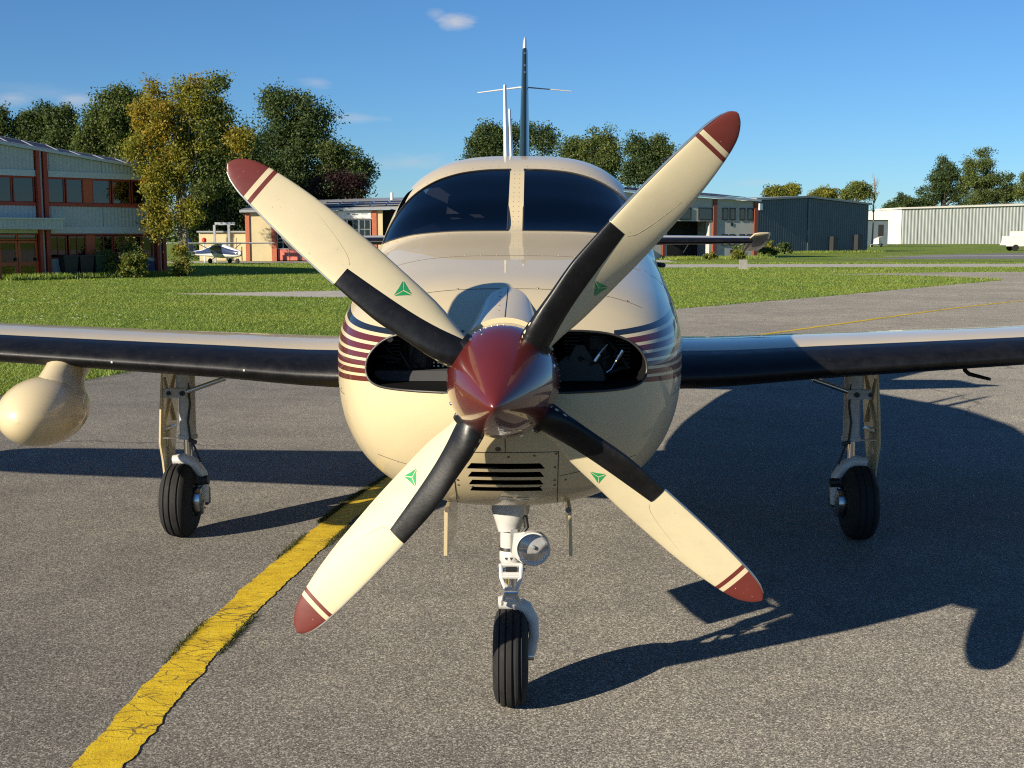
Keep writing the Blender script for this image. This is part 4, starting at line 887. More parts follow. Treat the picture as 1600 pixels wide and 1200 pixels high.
mb = MB().prism([(-.62, 5.80, 1.40), (-.62, 5.80, 1.66), (-.60, 6.35, 1.90), (-.58, 7.6, 1.98), (-.62, 7.6, 1.40)], (1.22, 0, 0)); o = mb.build('cutter', 'cabin_trim'); fixn(o); cutters.append(o)
mb = MB().box((-.19, 4.03, .55), (.19, 4.75, .95)); o = mb.build('cutter', 'dark_cavity'); cutters.append(o)
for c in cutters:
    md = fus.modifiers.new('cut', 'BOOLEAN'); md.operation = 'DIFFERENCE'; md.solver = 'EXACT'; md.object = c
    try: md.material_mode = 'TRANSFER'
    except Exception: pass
dg = bpy.context.evaluated_depsgraph_get(); me = bpy.data.meshes.new_from_object(fus.evaluated_get(dg)); fus.modifiers.clear(); fus.data = me
for c in cutters: bpy.data.objects.remove(c, do_unlink=True)
me.name = 'fuselage'; me.polygons.foreach_set('use_smooth', np.ones(len(me.polygons), dtype=bool)); me.set_sharp_from_angle(angle=rad(30)); me.update()
attach(fus, plane)

# inlet lips
for s in (-1, 1):
    pts = [(s * x, front_y(abs(x), z) - .001, z) for x, z in INLET_S + [INLET_S[0]]]
    tube('inlet_lip', pts, .0038, 'black_lip', fus, 8)
# windshield panes and glare shield
for s in (-1, 1):
    V = []; F = []; nt_ = 14
    for x in XW:
        for t in np.linspace(0, 1, nt_):
            z = float(LOW(x)) * (1 - t) + float(UPP(x)) * t; V.append((s * x, front_y(x, z) + .004, z))
    for k in range(len(XW) - 1):
        for j in range(nt_ - 1):
            q = (k * nt_ + j, (k + 1) * nt_ + j, (k + 1) * nt_ + j + 1, k * nt_ + j + 1); F.append(q if s > 0 else q[::-1])
    mk('windshield_pane', V, F, 'windshield_glass', plane, True)
    edge = [(s * x, front_y(x, float(LOW(x))) - .001, float(LOW(x))) for x in XW] + [(s * x, front_y(x, float(UPP(x))) - .001, float(UPP(x))) for x in XW[::-1][1:]]
    tube('windshield_seal', edge + [edge[0]], .0045, 'black_lip', fus, 6)
mbx = MB()
gs = [(-.58, 1.60), (-.50, 1.69), (-.36, 1.735), (-.2, 1.748), (.02, 1.742), (.06, 1.73), (.2, 1.748), (.36, 1.735), (.50, 1.69), (.58, 1.60), (.58, 1.50), (-.58, 1.50)]
mbx.prism([(x, 5.97, z) for x, z in gs], (0, .24, 0)); mbx.build('glare_shield', 'glare_grey', fus)
for s in (-1, 1):
    mbs = MB(); mbs.prism([(s * .30 - .20, 6.75, 1.42), (s * .30 + .20, 6.75, 1.42), (s * .30 + .19, 6.75, 1.66), (s * .30 + .12, 6.75, 1.76), (s * .30 - .12, 6.75, 1.76), (s * .30 - .19, 6.75, 1.66)], (0, .10, 0))
    mbs.tube([(s * .30, 6.78, 1.78), (s * .30, 6.78, 1.88)], [.10, .085], 10); mbs.build('pilot_seat', 'cabin_trim', fus)
# engine seen through the inlets
for s in (-1, 1):
    mbe = MB()
    for k in range(9): mbe.box((s * .30 - .11, 4.06, 1.235 + k * .012), (s * .30 + .11, 4.12, 1.239 + k * .012))
    mbe.tube([(s * .30, 4.09, 1.20), (s * .30, 4.09, 1.33)], .07, 16); mbe.build('cylinder_fins', 'engine_grey', fus)
box('baffle', (-.43, 3.93, 1.188), (-.12, 4.2, 1.222), 'cabin_trim', fus)
MB().lathe([(-.01, 0), (-.01, .085), (0, .092), (.012, .092), (.016, .082), (.03, .08), (.03, .0)], (.235, 3.98, 1.190), (0, 1, 0), 28).build('alternator_pulley', 'engine_grey', fus, True)
MB().prism([(.235, 3.95, 1.270), (.20, 3.95, 1.255), (.225, 3.95, 1.305), (.25, 3.95, 1.305), (.29, 3.95, 1.245)], (0, .02, 0)).build('bracket', 'engine_grey', fus)
tube('hose_fitting', [(.285, 3.93, 1.255), (.30, 3.93, 1.278)], [.012, .010], 'steel', fus, 10)
tube('fuel_line', [(.30, 3.93, 1.278), (.325, 3.93, 1.310)], [.005, .004], 'steel', fus, 8)
tube('fuel_line', [(.355, 3.95, 1.252), (.378, 3.95, 1.288)], [.006, .008], 'steel', fus, 8)
tube('fuel_line', [(.325, 3.95, 1.215), (.34, 3.95, 1.225), (.355, 3.95, 1.252)], .0035, 'steel', fus, 8)
for k in range(16):
    s = 1 if k % 3 else -1; x = s * random.uniform(.15, .40); z = random.uniform(1.215, 1.335); y = random.uniform(3.97, 4.05)
    q = Vector((x, y, z)); d = Vector((random.uniform(-1, 1), random.uniform(-.2, .2), random.uniform(-.6, 1))).normalized() * random.uniform(.02, .06)
    if k % 4 == 0: MB().lathe([(-.012, .004), (-.012, .013), (.0, .015), (.004, .011), (.012, .010), (.012, .0)], q, (random.uniform(-.3, .3), -1, random.uniform(-.3, .3)), 10).build('pipe_fitting', 'steel' if k % 8 == 0 else 'engine_grey', fus, True)
    else: tube('engine_hose', [q - d, q + Vector((0, -.01, .006)), q + d], random.uniform(.003, .008), 'engine_grey' if k % 2 else 'wire_black', fus, 8)
MB().lathe([(0, .030), (.004, .034), (.03, .034), (.034, .028), (.034, 0)], (.255, 4.03, 1.245), (0, -1, 0), 20).build('oil_cap', 'engine_grey', fus, True)
for s in (-1, 1):
    mbp = MB()
    for a_ in range(9):
        for b_ in range(2): mbp.lathe([(0, .0045), (.002, .004), (.0022, 0)], (s * (.20 + a_ * .016), 4.045, 1.225 + b_ * .012), (0, -1, 0), 6)
    mbp.build('baffle_rivets', 'alu_frame', fus)
# nose fairing behind the spinner
V = []; F = []; nf = 26; yf = np.linspace(3.655, 4.12, 22)
for k, y in enumerate(yf):
    t = k / (len(yf) - 1); a = .128 - .062 * t**.8; ht = 1.414 + .072 * t; base = top_z(a, y) - .02
    for j in range(nf):
        th_ = math.pi * j / (nf - 1); V.append((a * math.cos(th_), y, base + max(.004, ht - base) * (math.sin(th_)**.75)))
for k in range(len(yf) - 1):
    for j in range(nf - 1): F.append((k * nf + j, k * nf + j + 1, (k + 1) * nf + j + 1, (k + 1) * nf + j))
F.append(tuple(range(nf)))
fixn(mk('nose_fairing', V, F, 'cream_paint', fus, True, sharp=50))
def top_fair(x, y): return top_z(x, y)
# panel seams and fasteners
def seam(pts, r=.0013): tube('panel_seam', pts, r, 'seam', fus, 5)
seam([(x, 4.10, top_z(x, 4.10)) for x in np.linspace(-.45, .45, 40)])
seam([(x, 4.80, top_z(x, 4.80)) for x in np.linspace(-.5, .5, 40)], .001)
seam([(0, y, 1.4145 + .072 * (y - 3.655) / .465) for y in np.linspace(3.66, 4.11, 12)])
for s in (-1, 1): seam([(s * .165, front_y(.165, z) - .0003, z) for z in np.linspace(.992, .80, 16)] + [(s * .167, y, bot_z(.167, y)) for y in np.linspace(3.93, 4.03, 6)])
seam([(x, front_y(abs(x), .992) - .0003, .992) for x in np.linspace(-.165, .165, 24)])
seam([(0.0, front_y(0, z) - .0003, z) for z in np.linspace(1.072, .994, 5)])
for s in (-1, 1): seam([(s * x, front_y(x, .90 + .2 * (x - .165)) - .0003, .90 + .2 * (x - .165)) for x in np.linspace(.17, .42, 20)], .001)
for s in (-1, 1):
    seam([(s * side_x(4.86, z), 4.86, z) for z in np.linspace(.80, 1.52, 30)], .0012)
    seam([(s * side_x(y, 1.135), y, 1.135) for y in np.linspace(4.0, 4.86, 20)], .001)
mbs = MB()
def fast(p, n, r=.0045): mbs.lathe([(0, r), (.0012, r * .9), (.0014, 0)], p, n, 8)
def front_n(x, z):
    e = .004; y = front_y(abs(x), z); dx = (front_y(abs(x + e), z) - y) / e; dz = (front_y(abs(x), z + e) - y) / e; return Vector((dx, -1, dz)).normalized()
for x, z in [(-.11, .982), (0.01, .976), (.09, .980), (.158, .985), (-.155, .935), (-.155, .885), (-.155, .865), (.155, .935), (.155, .885), (.155, .865), (-.20, .91), (.19, .885), (-.11, .86), (.11, .86)]: fast((x, front_y(abs(x), z), z), front_n(x, z))
fast((-.022, front_y(.022, 1.004), 1.004), front_n(-.022, 1.004), .010)
for x in (-.36, -.17, .10, .28, .40): fast((x, 4.11, top_z(x, 4.11)), (0, -.2, 1), .005)
for k in range(5): fast((-.022, 3.76 + k * .07, 1.412 + .072 * (.105 + k * .07) / .465), (0, -.15, 1), .005)
for s in (-1, 1):
    for k in range(13):   # centre post
        z = 1.70 + k * .0245; fast((s * .013, front_y(.013, z), z), (0, -.8, .6), .0022)
    for x in np.linspace(.06, .60, 12):
        z = float(LOW(x)) - .014; fast((s * x, front_y(x, z), z), front_n(s * x, z), .0026)
    for x in np.linspace(.05, .55, 12):
        z = min(float(UPP(x)) + .018, 2.05); fast((s * x, front_y(x, z), z), front_n(s * x, z), .0026)
for s in (-1, 1):
    for z in np.linspace(.86, 1.50, 15): fast((s * side_x(4.83, z), 4.83, z), (s, -.2, .2), .0035)
    for y in np.linspace(4.06, 4.8, 9): fast((s * side_x(y, 1.148), y, 1.148), (s, -.3, 0), .0035)
    for x in np.linspace(.06, .5, 8): fast((s * x, 4.83, top_z(x, 4.83)), (0, -.1, 1), .003)
tag(mbs.build('fasteners', 'screw_metal', fus, True), kind='stuff')
# worn paint on the chin
mbs = MB()
for cx, cz, a, b in [(-.005, .806, .030, .009), (.02, .792, .026, .0045), (.05, .806, .03, .003), (-.02, .800, .012, .004), (.06, .796, .022, .003)]:
    pts = []
    for k in range(22):
        th_ = 2 * math.pi * k / 22; rr = random.uniform(.6, 1.15); x = cx + a * rr * math.cos(th_); z = cz + b * rr * math.sin(th_); pts.append((x, front_y(abs(x), z) - .004, z))
    mbs.add(pts + [(cx, front_y(abs(cx), cz) - .0045, cz)], [(k, (k + 1) % 22, 22) for k in range(22)])
mbs.build('chipped_paint', 'scuff', fus)

# ---- propeller: hub frame tilted a little (down and sideways thrust line)
HUB = Vector((-.003, 3.52, 1.232)); AX = Vector((-.045, -1, -.070)).normalized()      # forward along the shaft
PX = Vector((1, 0, 0)); PX = (PX - AX * PX.dot(AX)).normalized(); PZ = PX.cross(AX) * -1
if PZ.z < 0: PZ = -PZ
def hubp(a, b, fwd): return HUB + PX * a + PZ * b + AX * fwd
sp = [(-.085, .0), (-.085, .158), (-.07, .1665), (0.0, .1655), (.04, .158), (.08, .1475), (.12, .1340), (.16, .1180), (.20, .0995), (.24, .0785), (.28, .0555), (.31, .0370), (.33, .0235), (.342, .0135), (.348, .0065), (.350, .0)]
MB().lathe(sp, HUB, AX, 96).build('spinner', 'spinner_red', plane, True)
spin = [c for c in plane.children if c.name.startswith('spinner')][0]
MB().lathe([(-.10, .10), (-.10, .163), (-.086, .163), (-.086, .10)], HUB, AX, 64).build('spinner_backplate', 'edge_metal', spin, True)
mbk = MB()
for k in range(8):
    a = rad(50 + 45 * k + (16 if k % 2 else -16)); r_ = .1605; mbk.lathe([(0, .006), (.003, .005), (.004, 0)], hubp(math.cos(a) * r_, math.sin(a) * r_, .028), AX * .35 + PX * math.cos(a) + PZ * math.sin(a), 8)
for k in range(60):
    a = 2 * math.pi * k / 60; r_ = .1662; mbk.lathe([(0, .0022), (.0012, .0018), (.0014, 0)], hubp(math.cos(a) * r_, math.sin(a) * r_, -.035), PX * math.cos(a) + PZ * math.sin(a), 6)
tag(mbk.build('spinner_screws', 'steel', spin, True), kind='stuff')

rr_ = [.10, .13, .16, .20, .29, .42, .55, .70, .80, .88, .92, .95, .975, .99, 1.0]
LEf = pchip(rr_, [.034, .040, .052, .060, .071, .084, .082, .076, .069, .061, .056, .049, .040, .030, .016])
TEf = pchip(rr_, [.034, .030, .024, .032, .051, .060, .066, .067, .062, .053, .046, .037, .022, .008, -.010])
BETA = pchip([.10, .16, .3, .45, .6, .8, 1.0], [48, 48, 40, 33, 27, 21, 17])
THK = pchip([.10, .16, .25, .4, .6, .8, .95, 1.0], [.040, .036, .026, .019, .013, .009, .006, .003])
NC = 15
us = [.5 - .5 * math.cos(math.pi * k / NC) for k in range(NC + 1)]
def blade_pt(r, u, side, phi, off=0.0):
    """u 0 at trailing edge .. 1 at leading edge; side +1 cambered (front), -1 flat"""
    le, te, th_ = float(LEf(r)), float(TEf(r)), float(THK(r)); b = rad(float(BETA(r)))
    t = -te + (le + te) * u
    rootness = max(0, min(1, (.24 - r) / .12))
    prof = 2 * math.sqrt(max(0, u * (1 - u))) * (1 - .0 * u); fr = (prof**1.0) * th_ * (1.15 if side > 0 else (.45 * (1 - rootness) + 1.0 * rootness))
    cx = t; n = side * (fr + off)
    et = PX * -math.sin(phi) + PZ * math.cos(phi); er = PX * math.cos(phi) + PZ * math.sin(phi)
    # visible chord kept, depth follows the pitch
    yoff = t * math.tan(b)
    nd = (AX * math.cos(b) - et * math.sin(b)); 
    return HUB + er * r * 1.008 + et * cx + AX * yoff + nd * n
RS = sorted(set([.10, .13, .16, .19, .22, .26, .30, .35, .40, .45, .50, .55, .60, .65, .70, .75, .80, .84, .876, .889, .904, .92, .94, .955, .968, .978, .986, .992, .996, .999]))
def band_mat(r0, r1):
    rm = (r0 + r1) / 2
    return 1 if (.876 < rm < .889 or rm > .904) else 0
def make_blade(phi):
    V = []; F = []; I = []
    n = 2 * NC
    for r in RS:
        for k in range(NC + 1): V.append(blade_pt(r, us[k], 1, phi))
        for k in range(NC - 1, 0, -1): V.append(blade_pt(r, us[k], -1, phi))
    for a in range(len(RS) - 1):
        for k in range(n):
            k2 = (k + 1) % n; F.append((a * n + k, a * n + k2, (a + 1) * n + k2, (a + 1) * n + k)); I.append(band_mat(RS[a], RS[a + 1]))
    F.append(tuple((len(RS) - 1) * n + k for k in range(n))); I.append(1)
    b = mk('propeller_blade', V, F, ['blade_cream', 'blade_red'], plane, True, I, 60); fixn(b)
    # rubber de-icing boot round the leading edge
    V = []; F = []; rs = np.linspace(.115, .55, 22); INN = pchip([.10, .16, .22, .34, .55], [.014, .003, -.007, -.020, -.032])
    pu = []
    for r in rs:
        le, te = float(LEf(r)), float(TEf(r)); u0 = (-float(INN(r)) + te) / (le + te)
        # front side from inner boundary to leading edge, then the back side
        row = [(1 - (1 - u0) * math.cos(.5 * math.pi * k / 9) if False else u0 + (1 - u0) * math.sin(.5 * math.pi * k / 9), 1) for k in range(10)] + [(u0 + (1 - u0) * math.cos(.5 * math.pi * k / 6), -1) for k in range(1, 7)]
        pu.append(row)
        for q, (u, sd) in enumerate(row):
            edge = .0032 if 0 < q < len(row) - 1 else .0004
            p_ = blade_pt(r, min(u, .9995), sd, phi, edge)
            if u > .98: p_ += (PX * -math.sin(phi) + PZ * math.cos(phi)) * .0014
            V.append(p_)
    nn = len(pu[0])
    for a in range(len(rs) - 1):
        for k in range(nn - 1): F.append((a * nn + k, a * nn + k + 1, (a + 1) * nn + k + 1, (a + 1) * nn + k))
    F.append(tuple((len(rs) - 1) * nn + k for k in range(nn)))
    bo = mk('deice_boot', V, F, 'boot_rubber', b, True, sharp=50); fixn(bo)
    # root collar
    er = PX * math.cos(phi) + PZ * math.sin(phi)
    c0 = HUB
    MB().tube([c0 + er * .128, c0 + er * .150, c0 + er * .160, c0 + er * .172], [.055, .054, .050, .047], 24).build('root_collar', 'boot_rubber', b, True)
    # bare metal along the outer leading edge
    pts = [blade_pt(r, .9995, 1, phi) for r in np.linspace(.552, .985, 20)]
    MB().tube(pts, [.0035] * 17 + [.003, .0022, .0012], 6).build('leading_edge_strip', 'edge_metal', b, True)
    pts = []
    for q in np.linspace(0, 1, 14):
        r = .552 + .17 * q; t_ = .022 - .056 * q**.6; le, te = float(LEf(r)), float(TEf(r)); pts.append(blade_pt(r, (t_ + te) / (le + te), 1, phi, .0001))
    MB().tube(pts, [.0007 * (1 - .8 * k / 13) for k in range(14)], 4).build('paint_crease', 'crease', b)
    # maker's triangle of three green kites
    mbl = MB(); mbw = MB(); r0, t0, sz = .390, -.013, .031
    def dp(a, bb, off): # local decal coords: a along radius (outward), bb along tangential
        r = r0 + a; le, te = float(LEf(r)), float(TEf(r)); u = (t0 + bb + te) / (le + te); return blade_pt(r, u, 1, phi, off)
    rot = phi - rad(90)
    for k in range(3):
        A = rad(90 + 120 * k); Bn = rad(90 + 120 * (k + 1))
        ca = np.array([math.cos(A), math.sin(A)]); cb = np.array([math.cos(Bn), math.sin(Bn)]); mid = (ca + cb) / 2 * .28
        cen = (ca + cb) / 3
        tri = [cen + (q - cen) * .84 for q in (ca * 1.0, cb * 1.0, np.zeros(2))]
        tri = [tri[0], (tri[0] + tri[1]) / 2 * .93, tri[1], tri[2]]
        base = []
        for q in tri:
            x_, y_ = q * sz
            # picture-upright triangle expressed in blade radial/tangential axes
            a_ = x_ * math.cos(phi_up) + y_ * math.sin(phi_up); b_ = -x_ * math.sin(phi_up) + y_ * math.cos(phi_up)
            base.append(dp(a_, b_, .0009))
        mbl.add(base, [(0, 1, 2, 3)])
    mbl.build('maker_emblem', 'decal_green', b)
    return b
phi_up = rad(140)
for ph in (140.4, 230.3, 319.2, 48.9): make_blade(rad(ph))

# ---- wings
def airfoil(n=22, t=.12, m=.02):
    up, lo = [], []
    for k in range(n + 1):
        x = .5 - .5 * math.cos(math.pi * k / n); x = x**1.25
        yt = 5 * t * (.2969 * math.sqrt(x) - .126 * x - .3516 * x * x + .2843 * x**3 - .1036 * x**4)
        yc = m * (2 * .3 * x - x * x) / .09 if x < .3 else m * ((1 - .6) + .6 * x - x * x) / .49
        up.append((x, yc + yt)); lo.append((x, yc - yt))
    return up, lo
WST = [(.45, 5.72, .978, 1.98, .118), (.9, 5.84, .980, 1.80, .124), (1.5, 5.91, 1.012, 1.64, .119), (2.7, 6.00, 1.078, 1.40, .115), (4.5, 6.12, 1.180, 1.15, .110), (6.2, 6.24, 1.275, .92, .10), (6.45, 6.34, 1.295, .70, .09), (6.55, 6.50, 1.305, .40, .07)]
def surf(name, stations, s, mat, parent, frm=None, off=0.0, ax='x'):
    """lofted lifting surface; frm=(upper fraction, lower fraction) gives only the leading-edge strip"""
    V = []; F = []; rows = []
    for (sx, yl, z, c, t) in stations:
        up, lo = airfoil(t=t, m=.018 if ax == 'x' else 0.0)
        if frm: 
            fu, fl = frm
            def cut(a, lim):
                out = [q for q in a if q[0] < lim]; nxt = [q for q in a if q[0] >= lim][0]; prv = out[-1]; f = (lim - prv[0]) / (nxt[0] - prv[0] + 1e-9); return out + [(lim, prv[1] + (nxt[1] - prv[1]) * f)]
            up = cut(up, fu); lo = cut(lo, fl)
        row = up[::-1] + lo[1:]
        R = []
        for k, (x, h) in enumerate(row):
            o_ = off if 0 < k < len(row) - 1 or not frm else -.0006
            # push outward from chord line / leading edge
            nx = -1 if x < .004 else -.25; nh = math.copysign(1, h - .0) if x >= .004 else 0
            yy = yl + c * x + nx * o_; zz = z + c * h + nh * o_
            R.append((s * sx, yy, zz) if ax == 'x' else (s * (zz - z), yy, sx))
        rows.append(R)
    n = len(rows[0])
    for r in rows: V += r
    for a in range(len(rows) - 1):
        for k in range(n - 1): F.append((a * n + k, a * n + k + 1, (a + 1) * n + k + 1, (a + 1) * n + k))
        if not frm: F.append((a * n + n - 1, a * n, (a + 1) * n, (a + 1) * n + n - 1))
    if not frm: F.append(tuple((len(rows) - 1) * n + k for k in range(n))); F.append(tuple(range(n)))
    return fixn(mk(name, V, F, mat, parent, True, sharp=50))
def dens(st, n=4):
    f = [pchip([q[0] for q in st], [q[k] for q in st]) for k in range(1, 5)]; xs = []
    for a, b in zip(st[:-1], st[1:]): xs += list(np.linspace(a[0], b[0], n, endpoint=False))
    xs.append(st[-1][0]); return [(x, *[float(g(x)) for g in f]) for x in xs]
WD = dens(WST)
wings = {}
for s in (-1, 1):
    w = surf('wing', WD, s, 'cream_paint', plane); wings[s] = w
    surf('deice_boot', [q for q in WD if .62 < q[0] < 6.3], s, 'boot_rubber', w, (.115, .20), .003)
    fs = []
    for y0, a, z0 in [(5.70, .02, .90), (5.95, .09, .885), (6.3, .15, .875), (6.9, .17, .87), (7.6, .10, .885)]:
        fs.append([(s * (.60 + a * (.6 + .9 * math.cos(t))), y0, z0 + .05 * math.sin(t)) for t in np.linspace(0, 2 * math.pi, 12, endpoint=False)])
    V = [p for r in fs for p in r]; F = [(k * 12 + j, k * 12 + (j + 1) % 12, (k + 1) * 12 + (j + 1) % 12, (k + 1) * 12 + j) for k in range(4) for j in range(12)] + [tuple(range(12)), tuple(48 + j for j in range(12))]
    fixn(mk('root_fillet', V, F, 'cream_paint', w, True, sharp=60))
def wing_le(x):
    f = [pchip([q[0] for q in WST], [q[k] for q in WST]) for k in range(1, 5)]; return [float(g(abs(x))) for g in f]
for x, dz in ((-2.0, .0), (-1.33, .005)):
    y, z, c, t = wing_le(x); MB().lathe([(0, .007), (.004, .005), (.005, 0)], (x, y - .003, z + dz), (0, -1, 0), 8).build('stall_stud', 'white_enamel', wings[-1], True)
tube('pitot_tube', [(2.33, 6.35, 1.02), (2.33, 6.33, .965), (2.34, 6.30, .950), (2.40, 6.17, .938)], [.013, .012, .011, .008], 'wire_black', wings[1], 10)
# radar pod under the wing
podc = Vector((-2.315, 5.86, .808)); V = []; F = []; n = 32; hs = [.025 - .335 * math.cos(math.pi * k / 27) for k in range(28)]
for h in hs:
    e = max(0, 1 - (h / .31)**2)**.5 if h < 0 else max(0, 1 - (h / .36)**2)**.60
    for j in range(n):
        a = 2 * math.pi * j / n; V.append((podc.x + .196 * e * math.sin(a), podc.y + h, podc.z + .168 * e * math.cos(a) + .03 * h))
for k in range(len(hs) - 1):
    for j in range(n): F.append((k * n + j, k * n + (j + 1) % n, (k + 1) * n + (j + 1) % n, (k + 1) * n + j))
pod = fixn(mk('radar_pod', V, F, 'cream_paint', plane, True, sharp=80))
V = []; F = []; n = 24
for z, hw, y0, y1 in [(.880, .150, 5.70, 6.10), (.915, .128, 5.72, 6.14), (.945, .104, 5.77, 6.22), (.980, .090, 5.84, 6.34), (1.02, .092, 5.92, 6.45), (1.045, .11, 5.98, 6.5), (1.065, .15, 6.02, 6.6)]:
    for j in range(n):
        a = 2 * math.pi * j / n; V.append((-2.285 + hw * math.sin(a), (y0 + y1) / 2 - math.cos(a) * (y1 - y0) / 2, z))
for k in range(6):
    for j in range(n): F.append((k * n + j, k * n + (j + 1) % n, (k + 1) * n + (j + 1) % n, (k + 1) * n + j))
fixn(mk('pod_pylon', V, F, 'cream_paint', pod, True, sharp=70))

# ---- tail
TST = [(.0, 10.20, 1.605, 1.15, .09), (.5, 10.32, 1.607, 1.02, .09), (1.2, 10.46, 1.612, .88, .09), (1.97, 10.60, 1.617, .72, .085)]
for s in (-1, 1):
    t_ = surf('tailplane', dens(TST), s, 'cream_paint', plane); surf('deice_boot', [q for q in dens(TST) if q[0] > .2], s, 'boot_rubber', t_, (.10, .20), .003)
    V = []; F = []; sec = []
    for x, dz, yl, c in [(1.955, .030, 10.62, .42), (1.99, .062, 10.60, .46), (2.03, .068, 10.60, .47), (2.10, .070, 10.60, .47), (2.13, .068, 10.64, .40)]:
        up, lo = airfoil(n=10, t=.11, m=0); row = up[::-1] + lo[1:]
        sec.append([(s * x, yl + c * a, 1.617 + dz + c * h - (a * c) * .33) for a, h in row])
    n = len(sec[0])
    for r in sec: V += r
    for k in range(len(sec) - 1):
        for j in range(n): F.append((k * n + j, k * n + (j + 1) % n, (k + 1) * n + (j + 1) % n, (k + 1) * n + j))
    F.append(tuple(range(n))); F.append(tuple((len(sec) - 1) * n + j for j in range(n)))
    fixn(mk('elevator_horn', V, F, 'cream_paint', t_, True, sharp=60))
    for x, dx in ((1.50, -.03), (1.86, -.06)): tube('static_wick', [(s * x, 11.2, 1.60), (s * (x + dx), 11.38, 1.51)], .004, 'white_gloss', t_, 5)
FST = [(1.85, 9.75, 0, 1.75, .062), (2.1, 10.05, 0, 1.45, .066), (2.6, 10.42, 0, 1.10, .066), (3.1, 10.75, 0, .78, .066), (3.29, 10.88, 0, .66, .066), (3.36, 10.94, 0, .58, .064), (3.41, 11.05, 0, .40, .05)]
fin = surf('tail_fin', dens(FST), 1, 'white_gloss', plane, ax='z')
surf('deice_boot', [q for q in dens(FST) if 2.02 < q[0] < 3.30], 1, 'fin_green', fin, (.92, .92), .003, ax='z')
for z, y in ((3.24, 10.83), (3.13, 10.765), (3.065, 10.72)): MB().lathe([(0, .009), (.004, .007), (.005, 0)], (0, y - .003, z), (0, -1, .3), 8).build('rivet', 'steel', fin, True)
tube('whisker_antenna', [(-.02, 10.95, 2.965), (-.415, 10.9, 2.91)], [.008, .005], 'white_gloss', fin, 6)
tube('whisker_antenna', [(.02, 10.95, 2.962), (.41, 10.9, 2.922)], [.006, .004], 'gear_grey', fin, 6)
def mast(name, x, y, z0, x1, z1, w0, w1, ch):
    mbm = MB()
    for (xa, za, wa, ca, yy) in ((x, z0, w0, ch, y), (x1, z1, w1, ch * .4, y + .18)): pass
    V = []
    for (xa, za, wa, ca, yy) in ((x, z0, w0, ch, y), (x1, z1, w1, ch * .4, y + .18)):
        V += [(xa, yy, za), (xa + wa, yy + ca * .35, za), (xa, yy + ca, za), (xa - wa, yy + ca * .35, za)]
    mbm.add(V, [(0, 1, 5, 4), (1, 2, 6, 5), (2, 3, 7, 6), (3, 0, 4, 7), (4, 5, 6, 7)]); mbm.build(name, 'white_gloss', fus)
mast('mast_antenna', -.090, 7.85, 2.08, -.106, 2.632, .020, .010, .16); mast('mast_antenna', -.062, 8.2, 2.08, -.082, 2.515, .014, .008, .12)
for x, y in ((-.09, 7.9), (.155, 8.0)): MB().lathe([(0, .10), (.03, .085), (.045, .05), (.05, 0)], (x, y, 2.10), (0, 0, 1), 16).build('antenna_base', 'white_gloss', fus, True)
tube('air_probe', [(.66, 5.9, 1.525), (.70, 5.88, 1.520), (.705, 5.85, 1.520)], .012, 'wire_black', fus, 8)

# ---- landing gear
def tyre(name, c, R, wd, rr, parent, grooves):
    prof = []
    n = 40
    for k in range(n + 1):
        a = math.pi * (k / n); x = -math.cos(a); e = abs(x)
        r = rr + (R - rr) * (1 - e**3.2)**(1 / 2.4) if e < 1 else rr
        xx = x * wd / 2
        for g in grooves:
            if abs(xx - g) < .0028: r -= .007
        prof.append((xx, max(r, rr)))
    prof = [(-wd * .36, rr - .012)] + prof + [(wd * .36, rr - .012)]
    return MB().lathe(prof, c, (1, 0, 0), 56).build(name, 'tyre_rubber', parent, True, sharp=25)
def gprof(gs, wd, extra): return gs
# nose leg
ng = MB(); cx = .010
ng.tube([(cx, 4.18, .76), (cx - .004, 4.175, .70), (cx - .008, 4.17, .655), (cx - .008, 4.165, .63)], [.070, .066, .046, .038], 22)
ng.prism([(-.075, 4.20, .76), (.07, 4.20, .76), (.066, 4.20, .70), (-.02, 4.20, .655), (-.055, 4.20, .70)], (0, .05, 0))
ng.tube([(cx - .008, 4.165, .64), (cx - .008, 4.165, .555)], .031, 22); ng.tube([(cx, 4.165, .566), (cx, 4.165, .558), (cx, 4.165, .530), (cx, 4.165, .520)], [.036, .042, .042, .036], 24)
nose = ng.build('nose_leg', 'white_enamel', plane, True)
for z in (.640, .572): MB().lathe([(-.006, .0315), (-.006, .0345), (.006, .0345), (.006, .0315)], (cx - .008, 4.165, z), (0, 0, 1), 24).build('clamp_band', 'steel', nose, True)
box('clamp_plate', (cx - .002, 4.124, .565), (cx + .022, 4.128, .648), 'alu_frame', nose)
tube('piston', [(cx, 4.168, .53), (cx, 4.172, .37)], .0195, 'chrome', nose, 16)
for dx in (-.018, .0, .018): MB().prism([(cx + dx - .005, 4.1215, .548), (cx + dx + .005, 4.1215, .548), (cx + dx, 4.1215, .538)], (0, .002, 0)).build('steering_mark', 'engine_grey', nose)
def bars(name, segs, r=.0075):
    mbb = MB()
    for a, b in segs: mbb.tube([a, b], r, 8)
    return mbb.build(name, 'white_enamel', nose, True)
U = lambda x, z, y: (cx + x, y, z)
up_ = bars('torque_link', [(U(-.036, .524, 4.125), U(-.033, .478, 4.105)), (U(.036, .524, 4.125), U(.033, .478, 4.105)), (U(-.036, .522, 4.125), U(.036, .522, 4.125)), (U(-.034, .492, 4.112), U(.034, .492, 4.112)), (U(-.033, .478, 4.105), U(-.012, .436, 4.075)), (U(.033, .478, 4.105), U(.014, .436, 4.075)), (U(-.014, .440, 4.078), U(.016, .440, 4.078)), (U(-.03, .484, 4.107), U(.03, .484, 4.107)), (U(-.024, .462, 4.095), U(.0, .440, 4.08))])
